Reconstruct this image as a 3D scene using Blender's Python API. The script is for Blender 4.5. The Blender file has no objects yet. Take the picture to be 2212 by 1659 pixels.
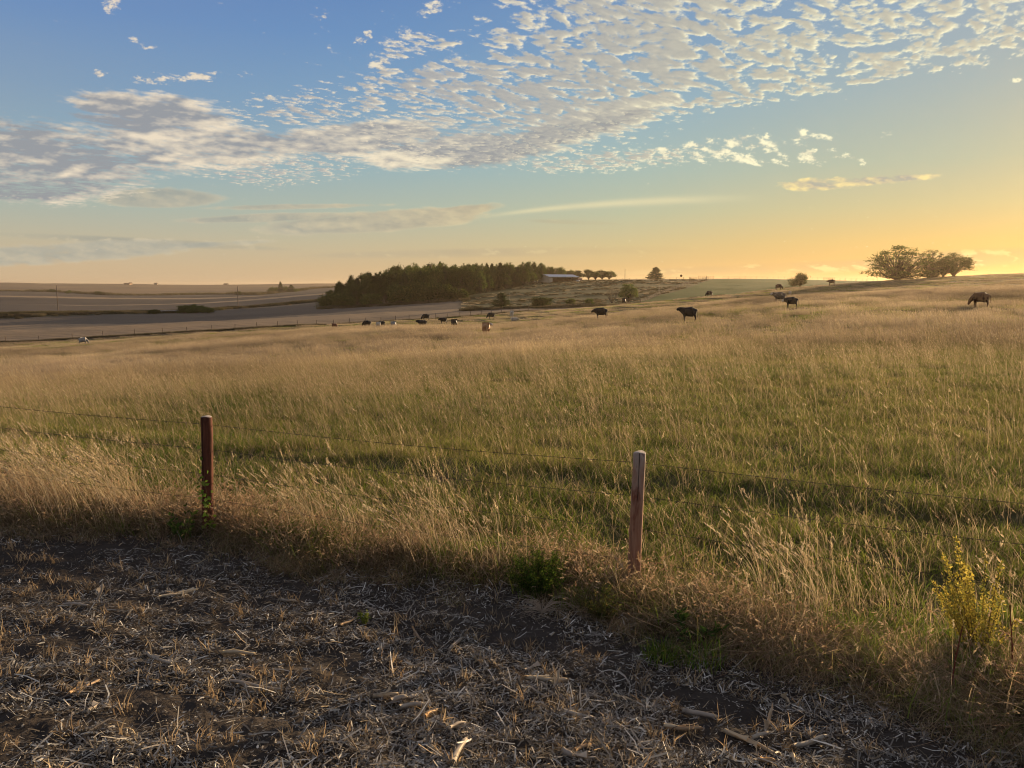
import bpy, math, random
import numpy as np
from mathutils import Vector, Matrix, Euler

rng = np.random.default_rng(7)
random.seed(7)
scene = bpy.context.scene
COL = scene.collection
R = math.radians

# ------------------------------------------------------------------ frame geometry
# all hand-measured positions come from a 2212 px wide look at the place
PW, PH, PF = 2212.0, 1659.0, 1671.0
PITCH = R(7.3)
CP, SP = math.cos(PITCH), math.sin(PITCH)
CAM_Z = 0.0                       # eye level is z = 0; the ground lies about 2 m below


def slope(py):
    b = (829.5 - np.asarray(py, float)) / PF
    return (b * CP - SP) / (CP + b * SP)


def lat(px, py=650.0):
    b = (829.5 - py) / PF
    return (np.asarray(px, float) - 1106.0) / PF / (CP + b * SP)


# ------------------------------------------------------------------ small helpers
def tag(o, label=None, cat=None, group=None, kind=None):
    if label: o['label'] = label
    if cat: o['category'] = cat
    if group: o['group'] = group
    if kind: o['kind'] = kind
    return o


def empty(name, loc=(0, 0, 0), rz=0.0):
    o = bpy.data.objects.new(name, None)
    o.empty_display_size = 0.3
    COL.objects.link(o)
    o.location = loc
    o.rotation_euler = (0, 0, rz)
    return o


def mesh_obj(name, V, F, mats, parent=None, link=True, mi=None, attrs=None, smooth=False):
    """V (n,3) array, F list/array of faces (array when all faces have one size)."""
    me = bpy.data.meshes.new(name)
    V = np.asarray(V, np.float32)
    if isinstance(F, np.ndarray):
        k = F.shape[1]
        me.vertices.add(len(V))
        me.vertices.foreach_set('co', V.ravel())
        me.loops.add(F.size)
        me.loops.foreach_set('vertex_index', F.astype(np.int32).ravel())
        me.polygons.add(len(F))
        me.polygons.foreach_set('loop_start', (np.arange(len(F)) * k).astype(np.int32))
        me.polygons.foreach_set('loop_total', np.full(len(F), k, np.int32))
        if mi is not None:
            me.polygons.foreach_set('material_index', np.asarray(mi, np.int32))
        me.update(calc_edges=True)
    else:
        me.from_pydata([tuple(map(float, v)) for v in V], [], F)
        if mi is not None:
            me.polygons.foreach_set('material_index', np.asarray(mi, np.int32))
        me.update()
    if smooth:
        me.polygons.foreach_set('use_smooth', np.ones(len(me.polygons), bool))
    if attrs:
        for k, v in attrs.items():
            v = np.asarray(v, np.float32)
            if v.ndim == 1:
                a = me.attributes.new(k, 'FLOAT', 'POINT')
                a.data.foreach_set('value', v)
            else:
                a = me.attributes.new(k, 'FLOAT_COLOR', 'POINT')
                c = np.ones((len(v), 4), np.float32)
                c[:, :3] = v
                a.data.foreach_set('color', c.ravel())
    for m in (mats if isinstance(mats, (list, tuple)) else [mats]):
        me.materials.append(m)
    o = bpy.data.objects.new(name, me)
    if link:
        COL.objects.link(o)
    if parent is not None:
        o.parent = parent
    return o


class MB:
    """collects boxes, tubes and cards into one mesh"""
    def __init__(s):
        s.V, s.F, s.n = [], [], 0

    def add(s, V, F):
        V = [tuple(v) for v in V]
        s.V += V
        s.F += [tuple(i + s.n for i in f) for f in F]
        s.n += len(V)

    def box(s, c, size, rz=0.0):
        cx, cy, cz = c
        a, b, h = size[0] / 2, size[1] / 2, size[2] / 2
        co, si = math.cos(rz), math.sin(rz)
        V = []
        for z in (-h, h):
            for x, y in ((-a, -b), (a, -b), (a, b), (-a, b)):
                V.append((cx + x * co - y * si, cy + x * si + y * co, cz + z))
        s.add(V, [(3, 2, 1, 0), (4, 5, 6, 7), (0, 1, 5, 4), (1, 2, 6, 5), (2, 3, 7, 6), (3, 0, 4, 7)])

    def tube(s, pts, rad, seg=6, cap=True):
        pts = [Vector(p) for p in pts]
        if not hasattr(rad, '__len__'): rad = [rad] * len(pts)
        V, F = [], []
        ref = Vector((0.31, 0.77, 0.21))
        for i, p in enumerate(pts):
            d = (pts[min(i + 1, len(pts) - 1)] - pts[max(i - 1, 0)])
            d = d.normalized() if d.length > 1e-9 else Vector((0, 0, 1))
            u = d.cross(ref)
            u = u.normalized() if u.length > 1e-4 else d.orthogonal().normalized()
            w = d.cross(u)
            for k in range(seg):
                t = 2 * math.pi * k / seg
                V.append(p + (u * math.cos(t) + w * math.sin(t)) * rad[i])
        for i in range(len(pts) - 1):
            for k in range(seg):
                a, b = i * seg + k, i * seg + (k + 1) % seg
                F.append((a, b, b + seg, a + seg))
        if cap:
            F.append(tuple(range(seg))[::-1])
            F.append(tuple((len(pts) - 1) * seg + k for k in range(seg)))
        s.add(V, F)

    def build(s, name, mat, parent=None, smooth=False):
        return mesh_obj(name, np.array(s.V), s.F, mat, parent, smooth=smooth)


# ------------------------------------------------------------------ node helpers
class X:
    """tiny expression layer over shader math nodes"""
    def __init__(s, nt, sock): s.nt, s.s = nt, sock

    def _m(s, op, *a, clamp=False):
        n = s.nt.nodes.new('ShaderNodeMath')
        n.operation = op
        n.use_clamp = clamp
        for i, v in enumerate((s,) + a):
            if isinstance(v, X): s.nt.links.new(v.s, n.inputs[i])
            else: n.inputs[i].default_value = float(v)
        return X(s.nt, n.outputs[0])

    def __add__(s, o): return s._m('ADD', o)
    __radd__ = __add__
    def __mul__(s, o): return s._m('MULTIPLY', o)
    __rmul__ = __mul__
    def __sub__(s, o): return s._m('SUBTRACT', o)
    def __rsub__(s, o): return (s * -1.0) + o
    def __truediv__(s, o): return s._m('DIVIDE', o)
    def max(s, o): return s._m('MAXIMUM', o)
    def min(s, o): return s._m('MINIMUM', o)
    def pow(s, o): return s._m('POWER', o)
    def exp(s): return s._m('EXPONENT')
    def clamp(s): return s._m('ADD', 0.0, clamp=True)
    def sin(s): return s._m('SINE')
    def abs(s): return s._m('ABSOLUTE')

    def ss(s, lo, hi):
        n = s.nt.nodes.new('ShaderNodeMapRange')
        n.interpolation_type = 'SMOOTHSTEP'
        s.nt.links.new(s.s, n.inputs[0])
        n.inputs[1].default_value, n.inputs[2].default_value = lo, hi
        return X(s.nt, n.outputs[0])


def val(nt, v):
    n = nt.nodes.new('ShaderNodeValue')
    n.outputs[0].default_value = v
    return X(nt, n.outputs[0])


def vec(nt, x, y, z):
    n = nt.nodes.new('ShaderNodeCombineXYZ')
    for i, v in enumerate((x, y, z)):
        if isinstance(v, X): nt.links.new(v.s, n.inputs[i])
        else: n.inputs[i].default_value = v
    return n.outputs[0]


def sep(nt, sock):
    n = nt.nodes.new('ShaderNodeSeparateXYZ')
    nt.links.new(sock, n.inputs[0])
    return [X(nt, o) for o in n.outputs]


def noise(nt, v, scale, detail=4, rough=0.55, dist=0.0, color=False):
    n = nt.nodes.new('ShaderNodeTexNoise')
    if v is not None: nt.links.new(v, n.inputs['Vector'])
    n.inputs['Scale'].default_value = scale
    n.inputs['Detail'].default_value = detail
    n.inputs['Roughness'].default_value = rough
    n.inputs['Distortion'].default_value = dist
    return n.outputs[1] if color else X(nt, n.outputs[0])


def mixc(nt, f, a, b, mode='MIX'):
    n = nt.nodes.new('ShaderNodeMix')
    n.data_type = 'RGBA'
    n.blend_type = mode
    n.clamp_factor = True
    if isinstance(f, X): nt.links.new(f.s, n.inputs[0])
    else: n.inputs[0].default_value = f
    for i, v in ((6, a), (7, b)):
        if isinstance(v, (tuple, list)): n.inputs[i].default_value = (*v[:3], 1)
        else: nt.links.new(v, n.inputs[i])
    return n.outputs[2]


def ramp(nt, f, stops, interp='LINEAR'):
    n = nt.nodes.new('ShaderNodeValToRGB')
    n.color_ramp.interpolation = interp
    el = n.color_ramp.elements
    while len(el) < len(stops): el.new(0.5)
    for e, (p, c) in zip(el, stops):
        e.position = p
        e.color = (*c[:3], 1)
    nt.links.new(f.s if isinstance(f, X) else f, n.inputs[0])
    return n.outputs[0]


def new_mat(name):
    m = bpy.data.materials.new(name)
    m.use_nodes = True
    nt = m.node_tree
    nt.nodes.clear()
    out = nt.nodes.new('ShaderNodeOutputMaterial')
    return m, nt, out


def principled(nt, out, color, rough=0.8, spec=0.3, bump=None, bump_s=0.3, bump_d=0.02, metal=0.0):
    b = nt.nodes.new('ShaderNodeBsdfPrincipled')
    if isinstance(color, (tuple, list)): b.inputs['Base Color'].default_value = (*color[:3], 1)
    else: nt.links.new(color, b.inputs['Base Color'])
    if isinstance(rough, X): nt.links.new(rough.s, b.inputs['Roughness'])
    else: b.inputs['Roughness'].default_value = rough
    b.inputs['Specular IOR Level'].default_value = spec
    b.inputs['Metallic'].default_value = metal
    if bump is not None:
        n = nt.nodes.new('ShaderNodeBump')
        n.inputs['Strength'].default_value = bump_s
        n.inputs['Distance'].default_value = bump_d
        nt.links.new(bump.s, n.inputs['Height'])
        nt.links.new(n.outputs[0], b.inputs['Normal'])
    nt.links.new(b.outputs[0], out.inputs[0])
    return b


def geo_pos(nt):
    return nt.nodes.new('ShaderNodeNewGeometry').outputs['Position']


def attr(nt, name, which='Fac'):
    n = nt.nodes.new('ShaderNodeAttribute')
    n.attribute_name = name
    return X(nt, n.outputs['Fac']) if which == 'Fac' else n.outputs['Color']


def simple_mat(name, c, var=0.25, scale=3.0, rough=0.85, bump=0.0, spec=0.2, metal=0.0):
    m, nt, out = new_mat(name)
    tc = nt.nodes.new('ShaderNodeTexCoord').outputs['Object']
    n = noise(nt, tc, scale, 5)
    col = mixc(nt, n, tuple(v * (1 - var) for v in c), tuple(min(1, v * (1 + var)) for v in c))
    principled(nt, out, col, rough, spec, n if bump else None, bump, 0.03, metal)
    return m


# ------------------------------------------------------------------ camera
cam = bpy.data.cameras.new('camera')
cam.sensor_width = 36.0
cam.lens = 36.0 * PF / PW
cam.clip_start = 0.05
cam.clip_end = 30000
cam_o = bpy.data.objects.new('camera', cam)
COL.objects.link(cam_o)
cam_o.location = (0, 0, CAM_Z)
cam_o.rotation_euler = (R(90) - PITCH, 0, 0)
scene.camera = cam_o
scene.view_settings.view_transform = 'Standard'
scene.view_settings.look = 'None'
scene.view_settings.exposure = 0.93
scene.view_settings.gamma = 1.0
scene.cycles.use_denoising = True
scene.cycles.pixel_filter_type = 'BLACKMAN_HARRIS'
scene.cycles.filter_width = 1.05
scene.cycles.max_bounces = 5
scene.cycles.diffuse_bounces = 2
scene.cycles.transmission_bounces = 3
scene.cycles.glossy_bounces = 2
scene.cycles.volume_bounces = 0
scene.cycles.transparent_max_bounces = 6
scene.cycles.sample_clamp_indirect = 6.0

#@@SUN
SUN_AZ = R(41.0)                   # to the right of straight ahead
SUN_EL = R(7.0)
sun_dir = Vector((math.sin(SUN_AZ) * math.cos(SUN_EL), math.cos(SUN_AZ) * math.cos(SUN_EL), math.sin(SUN_EL)))
ld = bpy.data.lights.new('sun', 'SUN')
ld.energy = 5.0
ld.angle = R(0.6)
ld.color = (1.0, 0.72, 0.42)
lo = bpy.data.objects.new('sun', ld)
COL.objects.link(lo)
lo.rotation_euler = (-sun_dir).to_track_quat('-Z', 'Y').to_euler()
lo.location = (60, 60, 40)

# ------------------------------------------------------------------ world
#@@WORLD
SKY_K = 0.525
VEIL_FILL = 0.55  # strength of the unseen cloud brightness added as ambient fill


def lin(*c):
    return np.array([((v / 255) / 12.92 if v <= 10 else (((v / 255) + .055) / 1.055) ** 2.4) for v in c])


def sst(x, lo, hi):
    x = np.clip((x - lo) / (hi - lo), 0, 1)
    return x * x * (3 - 2 * x)


def vnoise(x, y, seed=0):
    """smooth lattice noise in 0..1"""
    xi, yi = np.floor(x), np.floor(y)
    fx, fy = x - xi, y - yi
    fx = fx * fx * fx * (fx * (fx * 6 - 15) + 10)
    fy = fy * fy * fy * (fy * (fy * 6 - 15) + 10)
    xi, yi = xi.astype(np.int64), yi.astype(np.int64)

    def h(a, b):
        n = (a * 374761393 + b * 668265263 + seed * 974634777) & 0xFFFFFFFF
        n = ((n ^ (n >> 13)) * 1274126177) & 0xFFFFFFFF
        return ((n ^ (n >> 16)) & 0xFFFFFF) / float(0xFFFFFF)
    a, b, c, d = h(xi, yi), h(xi + 1, yi), h(xi, yi + 1), h(xi + 1, yi + 1)
    return (a * (1 - fx) + b * fx) * (1 - fy) + (c * (1 - fx) + d * fx) * fy


def fbm(x, y, octv=5, rough=0.5, seed=0):
    s, a, n = 0.0, 1.0, 0.0
    for i in range(octv):
        s = s + a * vnoise(x * 1.0 + i * 17.3, y + i * 9.1, seed + i)
        n += a
        a *= rough
        x, y = (x * 0.8 - y * 0.6) * 2.03, (x * 0.6 + y * 0.8) * 2.03
    return s / n


def worley(x, y, seed=0):
    """0 at cell centres, about 1 between cells; smooth"""
    xi, yi = np.floor(x).astype(np.int64), np.floor(y).astype(np.int64)
    acc = np.zeros_like(x)
    for a in (-1, 0, 1):
        for b in (-1, 0, 1):
            cx, cy = xi + a, yi + b
            n = (cx * 374761393 + cy * 668265263 + seed * 974634777) & 0xFFFFFFFF
            n = ((n ^ (n >> 13)) * 1274126177) & 0xFFFFFFFF
            jx = ((n ^ (n >> 16)) & 0xFFFF) / 65535.0
            n2 = ((n ^ (n >> 11)) * 2246822519) & 0xFFFFFFFF
            jy = ((n2 ^ (n2 >> 15)) & 0xFFFF) / 65535.0
            d2 = (cx + jx - x) ** 2 + (cy + jy - y) ** 2
            acc += np.exp(-9.0 * d2)
    return np.clip(-np.log(acc + 1e-6) / 9.0, -0.1, 1.2)


def grad(E, stops):
    xs = [s[0] for s in stops]
    return np.stack([np.interp(E, xs, [s[1][k] for s in stops]) for k in range(3)], -1)


def blob(U, V, px, py, rx, ry, ang=0.0, lo=0.0, hi=1.0):
    u0, v0 = float(lat(px, py)), float(slope(py))
    ca, sa = math.cos(R(ang)), math.sin(R(ang))
    a, b = U - u0, V - v0
    d = ((a * ca + b * sa) * (PF / rx)) ** 2 + ((b * ca - a * sa) * (PF / ry)) ** 2
    return sst(-d, -hi, -lo)


def mx(U, V, l):
    r = np.zeros_like(U)
    for e in l:
        w = e[-1] if len(e) > 5 else 1.0
        r = np.maximum(r, w * blob(U, V, *e[:5]))
    return r


def sky_color(az, E):
    """linear colour of the sky at azimuth az (0 = straight ahead) and elevation tangent E"""
    az, E = np.asarray(az, float), np.maximum(np.asarray(E, float), 0.0)
    t = np.clip((np.cos(az - SUN_AZ) - 0.2) / 0.8, 0, 1) ** 3.1
    left = grad(E, [(0, lin(204, 176, 142)), (.02, lin(202, 178, 144)), (.05, lin(190, 180, 154)), (.09, lin(170, 180, 168)), (.14, lin(148, 174, 182)), (.22, lin(122, 156, 188)),
                    (.30, lin(100, 140, 190)), (.37, lin(90, 128, 184)), (.6, lin(78, 114, 172)), (1.5, lin(66, 98, 156))])
    mid = grad(E, [(0, lin(214, 176, 122)), (.02, lin(214, 180, 124)), (.05, lin(204, 186, 138)), (.09, lin(184, 188, 158)), (.14, lin(164, 184, 176)), (.22, lin(142, 174, 190)),
                   (.30, lin(122, 156, 188)), (.37, lin(110, 144, 186)), (.6, lin(86, 120, 174)), (1.5, lin(68, 100, 158))])
    right = grad(E, [(0, lin(226, 168, 92)), (.02, lin(232, 176, 92)), (.05, lin(228, 186, 106)), (.09, lin(206, 190, 136)), (.14, lin(180, 186, 158)), (.22, lin(158, 176, 176)),
                     (.30, lin(138, 166, 186)), (.37, lin(126, 156, 188)), (.6, lin(94, 128, 176)), (1.5, lin(70, 102, 158))])
    a, b = np.clip(t * 2, 0, 1)[..., None], np.clip(t * 2 - 1, 0, 1)[..., None]
    c = left * (1 - a) + mid * a
    c = c * (1 - b) + right * b
    el = np.arctan(E)
    cs = np.cos(el) * np.cos(az - SUN_AZ) * math.cos(SUN_EL) + np.sin(el) * math.sin(SUN_EL)
    cs = np.clip(cs, 0, 1)
    g = (0.45 * cs ** 150)[..., None]
    c = c * (1 - g) + g * np.array([1.05, 0.72, 0.22])
    c = c + (cs ** 900)[..., None] * np.array([1.2, .9, 0.4])
    # ---------------- clouds
    fr = (np.cos(az) > 0.3)
    U = np.where(fr, np.tan(np.where(fr, az, 0)), 9.0)
    V = np.where(fr, E / np.maximum(np.cos(az), .3), 9.0)
    dz = np.sin(el)
    den = dz + 0.03
    Qx, Qy = np.cos(el) * np.sin(az) / den, np.cos(el) * np.cos(az) / den
    ca, sa = math.cos(R(38)), math.sin(R(38))
    Px, Py = Qx * ca - Qy * sa, Qx * sa + Qy * ca
    wx = fbm(Px * 3.0, Py * 2.2, 3, .5, 31) - .5
    wy = fbm(Px * 3.0 + 9, Py * 2.2 + 4, 3, .5, 32) - .5
    sx, sy = math.sin(SUN_AZ), math.cos(SUN_AZ)
    dx_, dy_ = sx * ca - sy * sa, sx * sa + sy * ca

    bank = mx(U, V, [(30, 340, 420, 125, -3), (320, 245, 260, 66, -4), (420, 320, 400, 78, -3), (760, 300, 340, 52, 6), (1000, 325, 320, 52, 4), (1260, 270, 320, 48, 14)])
    thickb = mx(U, V, [(0, 320, 420, 100, -3), (250, 250, 260, 50, -3), (940, 290, 300, 34, 0), (1080, 330, 200, 34, 8), (1260, 270, 260, 30, 14), (560, 310, 240, 40, 0, .7), (40, 400, 240, 50, 0, .8)])
    cells = mx(U, V, [(1210, 200, 540, 170, 10), (1640, 110, 760, 130, 11), (1980, 60, 560, 105, 14), (920, 200, 300, 95, 5, .92), (740, 225, 340, 62, 2, .92),
                      (1330, 345, 300, 34, 4, .85), (1480, 50, 620, 100, 6, .92), (620, 368, 260, 48, 3, .85), (420, 168, 200, 16, 4, .7), (1400, 0, 460, 90, 4, .9), (1720, 185, 360, 46, 11, .95),
                      (900, 110, 150, 60, 8, .62), (2140, 90, 260, 60, 16), (1600, 205, 280, 34, 12, 1.15), (1950, 140, 380, 34, 14, 1.15)])
    big = fbm(Px * 1.3, Py * 1.0, 3, .5, 5)

    rg = sst(Px * 0 + U, -0.25, 0.25)

    def cell_field(ox, oy):
        x, y = Px + ox + wx * .10, Py + oy + wy * .13
        # elongated puffs, finer and more crowded towards the lower part of the deck
        w = worley(x * 13.5, y * 6.4, 3)
        w2 = worley(x * 31.0 + 4, y * 17, 8)
        f = fbm(x * 30, y * 20, 6, .64, 12)
        return (0.30 - w) * 1.05 + (0.25 - w2) * 0.55 + (f - .5) * 1.25

    f0 = cell_field(0, 0)
    A = f0 + (big - .5) * 0.50 + cells * 0.84 - 0.765 + bank * .12
    dA = sst(A, -0.05, 0.34)
    tau = np.clip(A, 0, .5)
    acc = np.zeros_like(A)
    for s in (.008, .017, .03, .048):
        fa = cell_field(dx_ * s, dy_ * s) + (big - .5) * .50 + cells * .84 - .765 + bank * .12
        acc = acc + np.clip(fa, 0, .45)
    litA = np.exp(-acc * 1.5) * (1.0 - 0.25 * np.clip(tau * 2.4, 0, 1)) + 0.16
    litA = np.clip((litA - .5) * 1.35 + .5 + (f0 - 0.1) * .25, 0, 1)

    su, sv = U * 30 + V * 20, V * 95
    fu = fbm(U * 9 + V * 9, V * 30, 6, .58, 40)
    fv = fbm(U * 22 + V * 16, V * 75, 5, .58, 50)
    fw = fbm(U * 46 + V * 30, V * 120, 4, .6, 55)
    B = fu * .36 + fv * .34 + (f0 + .1) * .30 + bank * .86 - .80 + (big - .5) * .30
    dB = sst(B, -0.04, 0.34)
    B1 = fbm((U + .012) * 9 + (V - .008) * 9, (V - .008) * 30, 6, .58, 40) * .36 + fbm((U + .006) * 22 + (V - .005) * 16, (V - .005) * 75, 5, .58, 50) * .34
    rel = (fu * .36 + fv * .34 - B1) * 4.2
    litB = np.clip(0.54 + rel * 1.2 + (1 - dB) * .25 + (fw - .5) * .6 - thickb * 0.55 + (litA - .5) * .30 * (1 - thickb), 0, 1)

    bits = mx(U, V, [(1550, 318, 330, 40, 6, .86), (1700, 340, 190, 26, 3, .95), (690, 30, 34, 26, 10, .95), (785, 82, 36, 18, 20, .92), (870, 75, 24, 30, 50, .8),
                     (925, 22, 50, 26, 20, .92), (1905, 293, 36, 14, 20, 1), (240, 12, 30, 36, 0, .75), (820, 130, 60, 24, 5, .85), (220, 160, 36, 14, -20, .8), (440, 165, 90, 14, 3, .85),
                     (330, 172, 90, 18, -4, .85), (2190, 172, 50, 10, 2, .95), (300, 95, 80, 20, -20, .62), (120, 200, 16, 10, 0, .8), (1820, 345, 110, 20, 5, .9), (1300, 365, 200, 16, 3, .75)])
    fx = fbm(U * 75 + V * 40, V * 130, 5, .68, 58)
    C = fw * .45 + fx * .75 + bits * .42 - .92
    dC = sst(C, 0, .2)
    flat = mx(U, V, [(1780, 396, 150, 22, 3), (1930, 386, 190, 12, 3), (1840, 392, 250, 15, 3)])
    D = fw * .5 + fv * .4 + flat * .55 - .78
    dD = sst(D, 0, .2)
    lens = mx(U, V, [(810, 478, 340, 32, 4, 1.15), (590, 470, 280, 12, 2, 1.0), (350, 428, 170, 28, 0, 1.15), (100, 548, 460, 34, 3, .95), (985, 458, 150, 18, 8, 1.1), (650, 446, 300, 8, 1, .85), (420, 530, 260, 10, 3, .8)])
    L = fu * .42 + fw * .38 + lens * .60 - .64
    dL = sst(L, 0, .30) * .88
    xx = (U - float(lat(1050, 465))) * PF
    yc = 25 + xx * 0.0 + 46 * (1 - np.exp(-np.clip(xx, 0, 900) / 300.0))
    vs = float(slope(468)) + (yc - 25) / PF
    thk = (4 + 4 * sst(xx, 0, 400)) / PF
    dF = np.exp(-((V - vs) / thk) ** 2) * sst(xx, -60, 120) * (1 - sst(xx, 330, 620)) * (.45 + .5 * fu) * .75
    low = mx(U, V, [(1850, 574, 620, 16, 2, 1), (2140, 556, 300, 24, 2, 1), (300, 522, 360, 10, -3, .7), (1100, 545, 500, 12, 1, .5), (1240, 480, 120, 6, -2, .5)])
    dG = np.clip(low * (fu * 1.8 - .15), 0, 1) * .85

    tt = np.clip(t * 1.35, 0, 1)[..., None]
    lit = lin(240, 222, 196) * (1 - tt) + lin(255, 246, 204) * tt * 1.08
    shd = lin(140, 148, 162) * (1 - tt) + lin(166, 164, 156) * tt
    core = lin(150, 152, 157) * (1 - tt) + lin(158, 155, 148) * tt
    warm = lin(206, 194, 168) * (1 - tt) + lin(255, 230, 158) * tt
    grey = lin(164, 168, 160) * (1 - tt) + lin(216, 182, 126) * tt

    def over(c, d, k, col):
        d = np.clip(d * k * gate, 0, 1)[..., None]
        return c * (1 - d) + d * col

    def mc(f, a, b):
        f = np.clip(f, 0, 1)[..., None]
        return a * (1 - f) + b * f
    gate = sst(E, 0.0, 0.02) * fr
    # outside the view, made-up bright cloud is added to lift the ambient light
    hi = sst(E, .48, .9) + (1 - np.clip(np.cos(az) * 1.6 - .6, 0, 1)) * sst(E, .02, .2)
    fill_veil = np.clip(hi, 0, 1) * (.45 + .55 * fbm(Qx * 1.2, Qy * 1.2, 3, .5, 60))
    c = c * (1 - fill_veil[..., None]) + fill_veil[..., None] * (lin(206, 204, 208) * (1 - tt) + lin(236, 226, 208) * tt) * VEIL_FILL
    c = over(c, dG, 1, mc(sst(fw, .55, .75) * .8, grey * .84, warm))
    c = over(c, dF, 1, lin(240, 224, 176))
    c = over(c, dL, 1, mc(.95 - dL * .75 + (fw - .5) * 1.2, grey * .93, warm))
    c = over(c, dB, .93, mc(litB, core, lit))
    c = over(c, dA, .95 - .35 * thickb, mc(litA, shd, lit))
    c = over(c, dC, .88, mc(.6 + (fx - .5) * 3, shd, lit))
    c = over(c, dD, .9, mc(.5 + (fw - .5) * 3 - D * 1.2, shd, warm))
    return c * SKY_K



world = bpy.data.worlds.new('World')
scene.world = world
world.use_nodes = True
nt = world.node_tree
nt.nodes.clear()
wout = nt.nodes.new('ShaderNodeOutputWorld')
bg = nt.nodes.new('ShaderNodeBackground')
nt.links.new(bg.outputs[0], wout.inputs[0])
skyn = nt.nodes.new('ShaderNodeTexSky')
skyn.sky_type = 'NISHITA'
skyn.sun_disc = False
skyn.sun_elevation = SUN_EL
skyn.sun_rotation = SUN_AZ
skyn.altitude = 400
skyn.dust_density = 1.0
nt.links.new(skyn.outputs[0], bg.inputs[0])
bg.inputs[1].default_value = 0.002


def build_sky():
    """the evening sky with its clouds: a glowing dome far outside everything, light passes through it"""
    az = np.concatenate([np.linspace(-180, -44, 50)[:-1], np.linspace(-44, 44, 1560), np.linspace(44, 180, 50)[1:]])
    E = np.concatenate([np.linspace(-0.03, 0.41, 500), np.linspace(0.42, 1.0, 30), np.tan(np.radians(np.linspace(47, 89.9, 26)))])
    A, EE = np.meshgrid(np.radians(az), E)
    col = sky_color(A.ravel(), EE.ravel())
    el = np.arctan(EE.ravel())
    rad = 15000.0
    a = A.ravel()
    V = np.stack([np.cos(el) * np.sin(a), np.cos(el) * np.cos(a), np.sin(el)], -1) * rad
    nx, ny = len(az), len(E)
    i = np.arange(ny - 1)[:, None] * nx + np.arange(nx - 1)[None, :]
    i = i.ravel()
    F = np.stack([i, i + nx, i + nx + 1, i + 1], -1)
    m, nt, out = new_mat('sky_glow')
    em = nt.nodes.new('ShaderNodeEmission')
    nt.links.new(attr(nt, 'col', 'Color'), em.inputs[0])
    tr = nt.nodes.new('ShaderNodeBsdfTransparent')
    ad = nt.nodes.new('ShaderNodeAddShader')
    nt.links.new(em.outputs[0], ad.inputs[0])
    nt.links.new(tr.outputs[0], ad.inputs[1])
    nt.links.new(ad.outputs[0], out.inputs[0])
    m.cycles.emission_sampling = 'NONE'
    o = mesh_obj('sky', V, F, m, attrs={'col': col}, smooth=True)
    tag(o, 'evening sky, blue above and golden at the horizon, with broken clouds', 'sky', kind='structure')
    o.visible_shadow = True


build_sky()

# ------------------------------------------------------------------ terrain
LY = np.array([8, 20, 40, 70, 100, 115, 130, 150, 175, 200, 230, 270, 300, 340, 400, 500, 700, 1000, 1300, 1800, 2600, 5000, 9000], float)
PXC = np.array([-300, 0, 400, 800, 1106, 1400, 1700, 2000, 2212, 2500], float)


def col(*a):
    Y = np.array(a[0::2], float)
    z = np.array(a[1::2], float)
    return np.interp(np.log(LY), np.log(Y), z)


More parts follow.
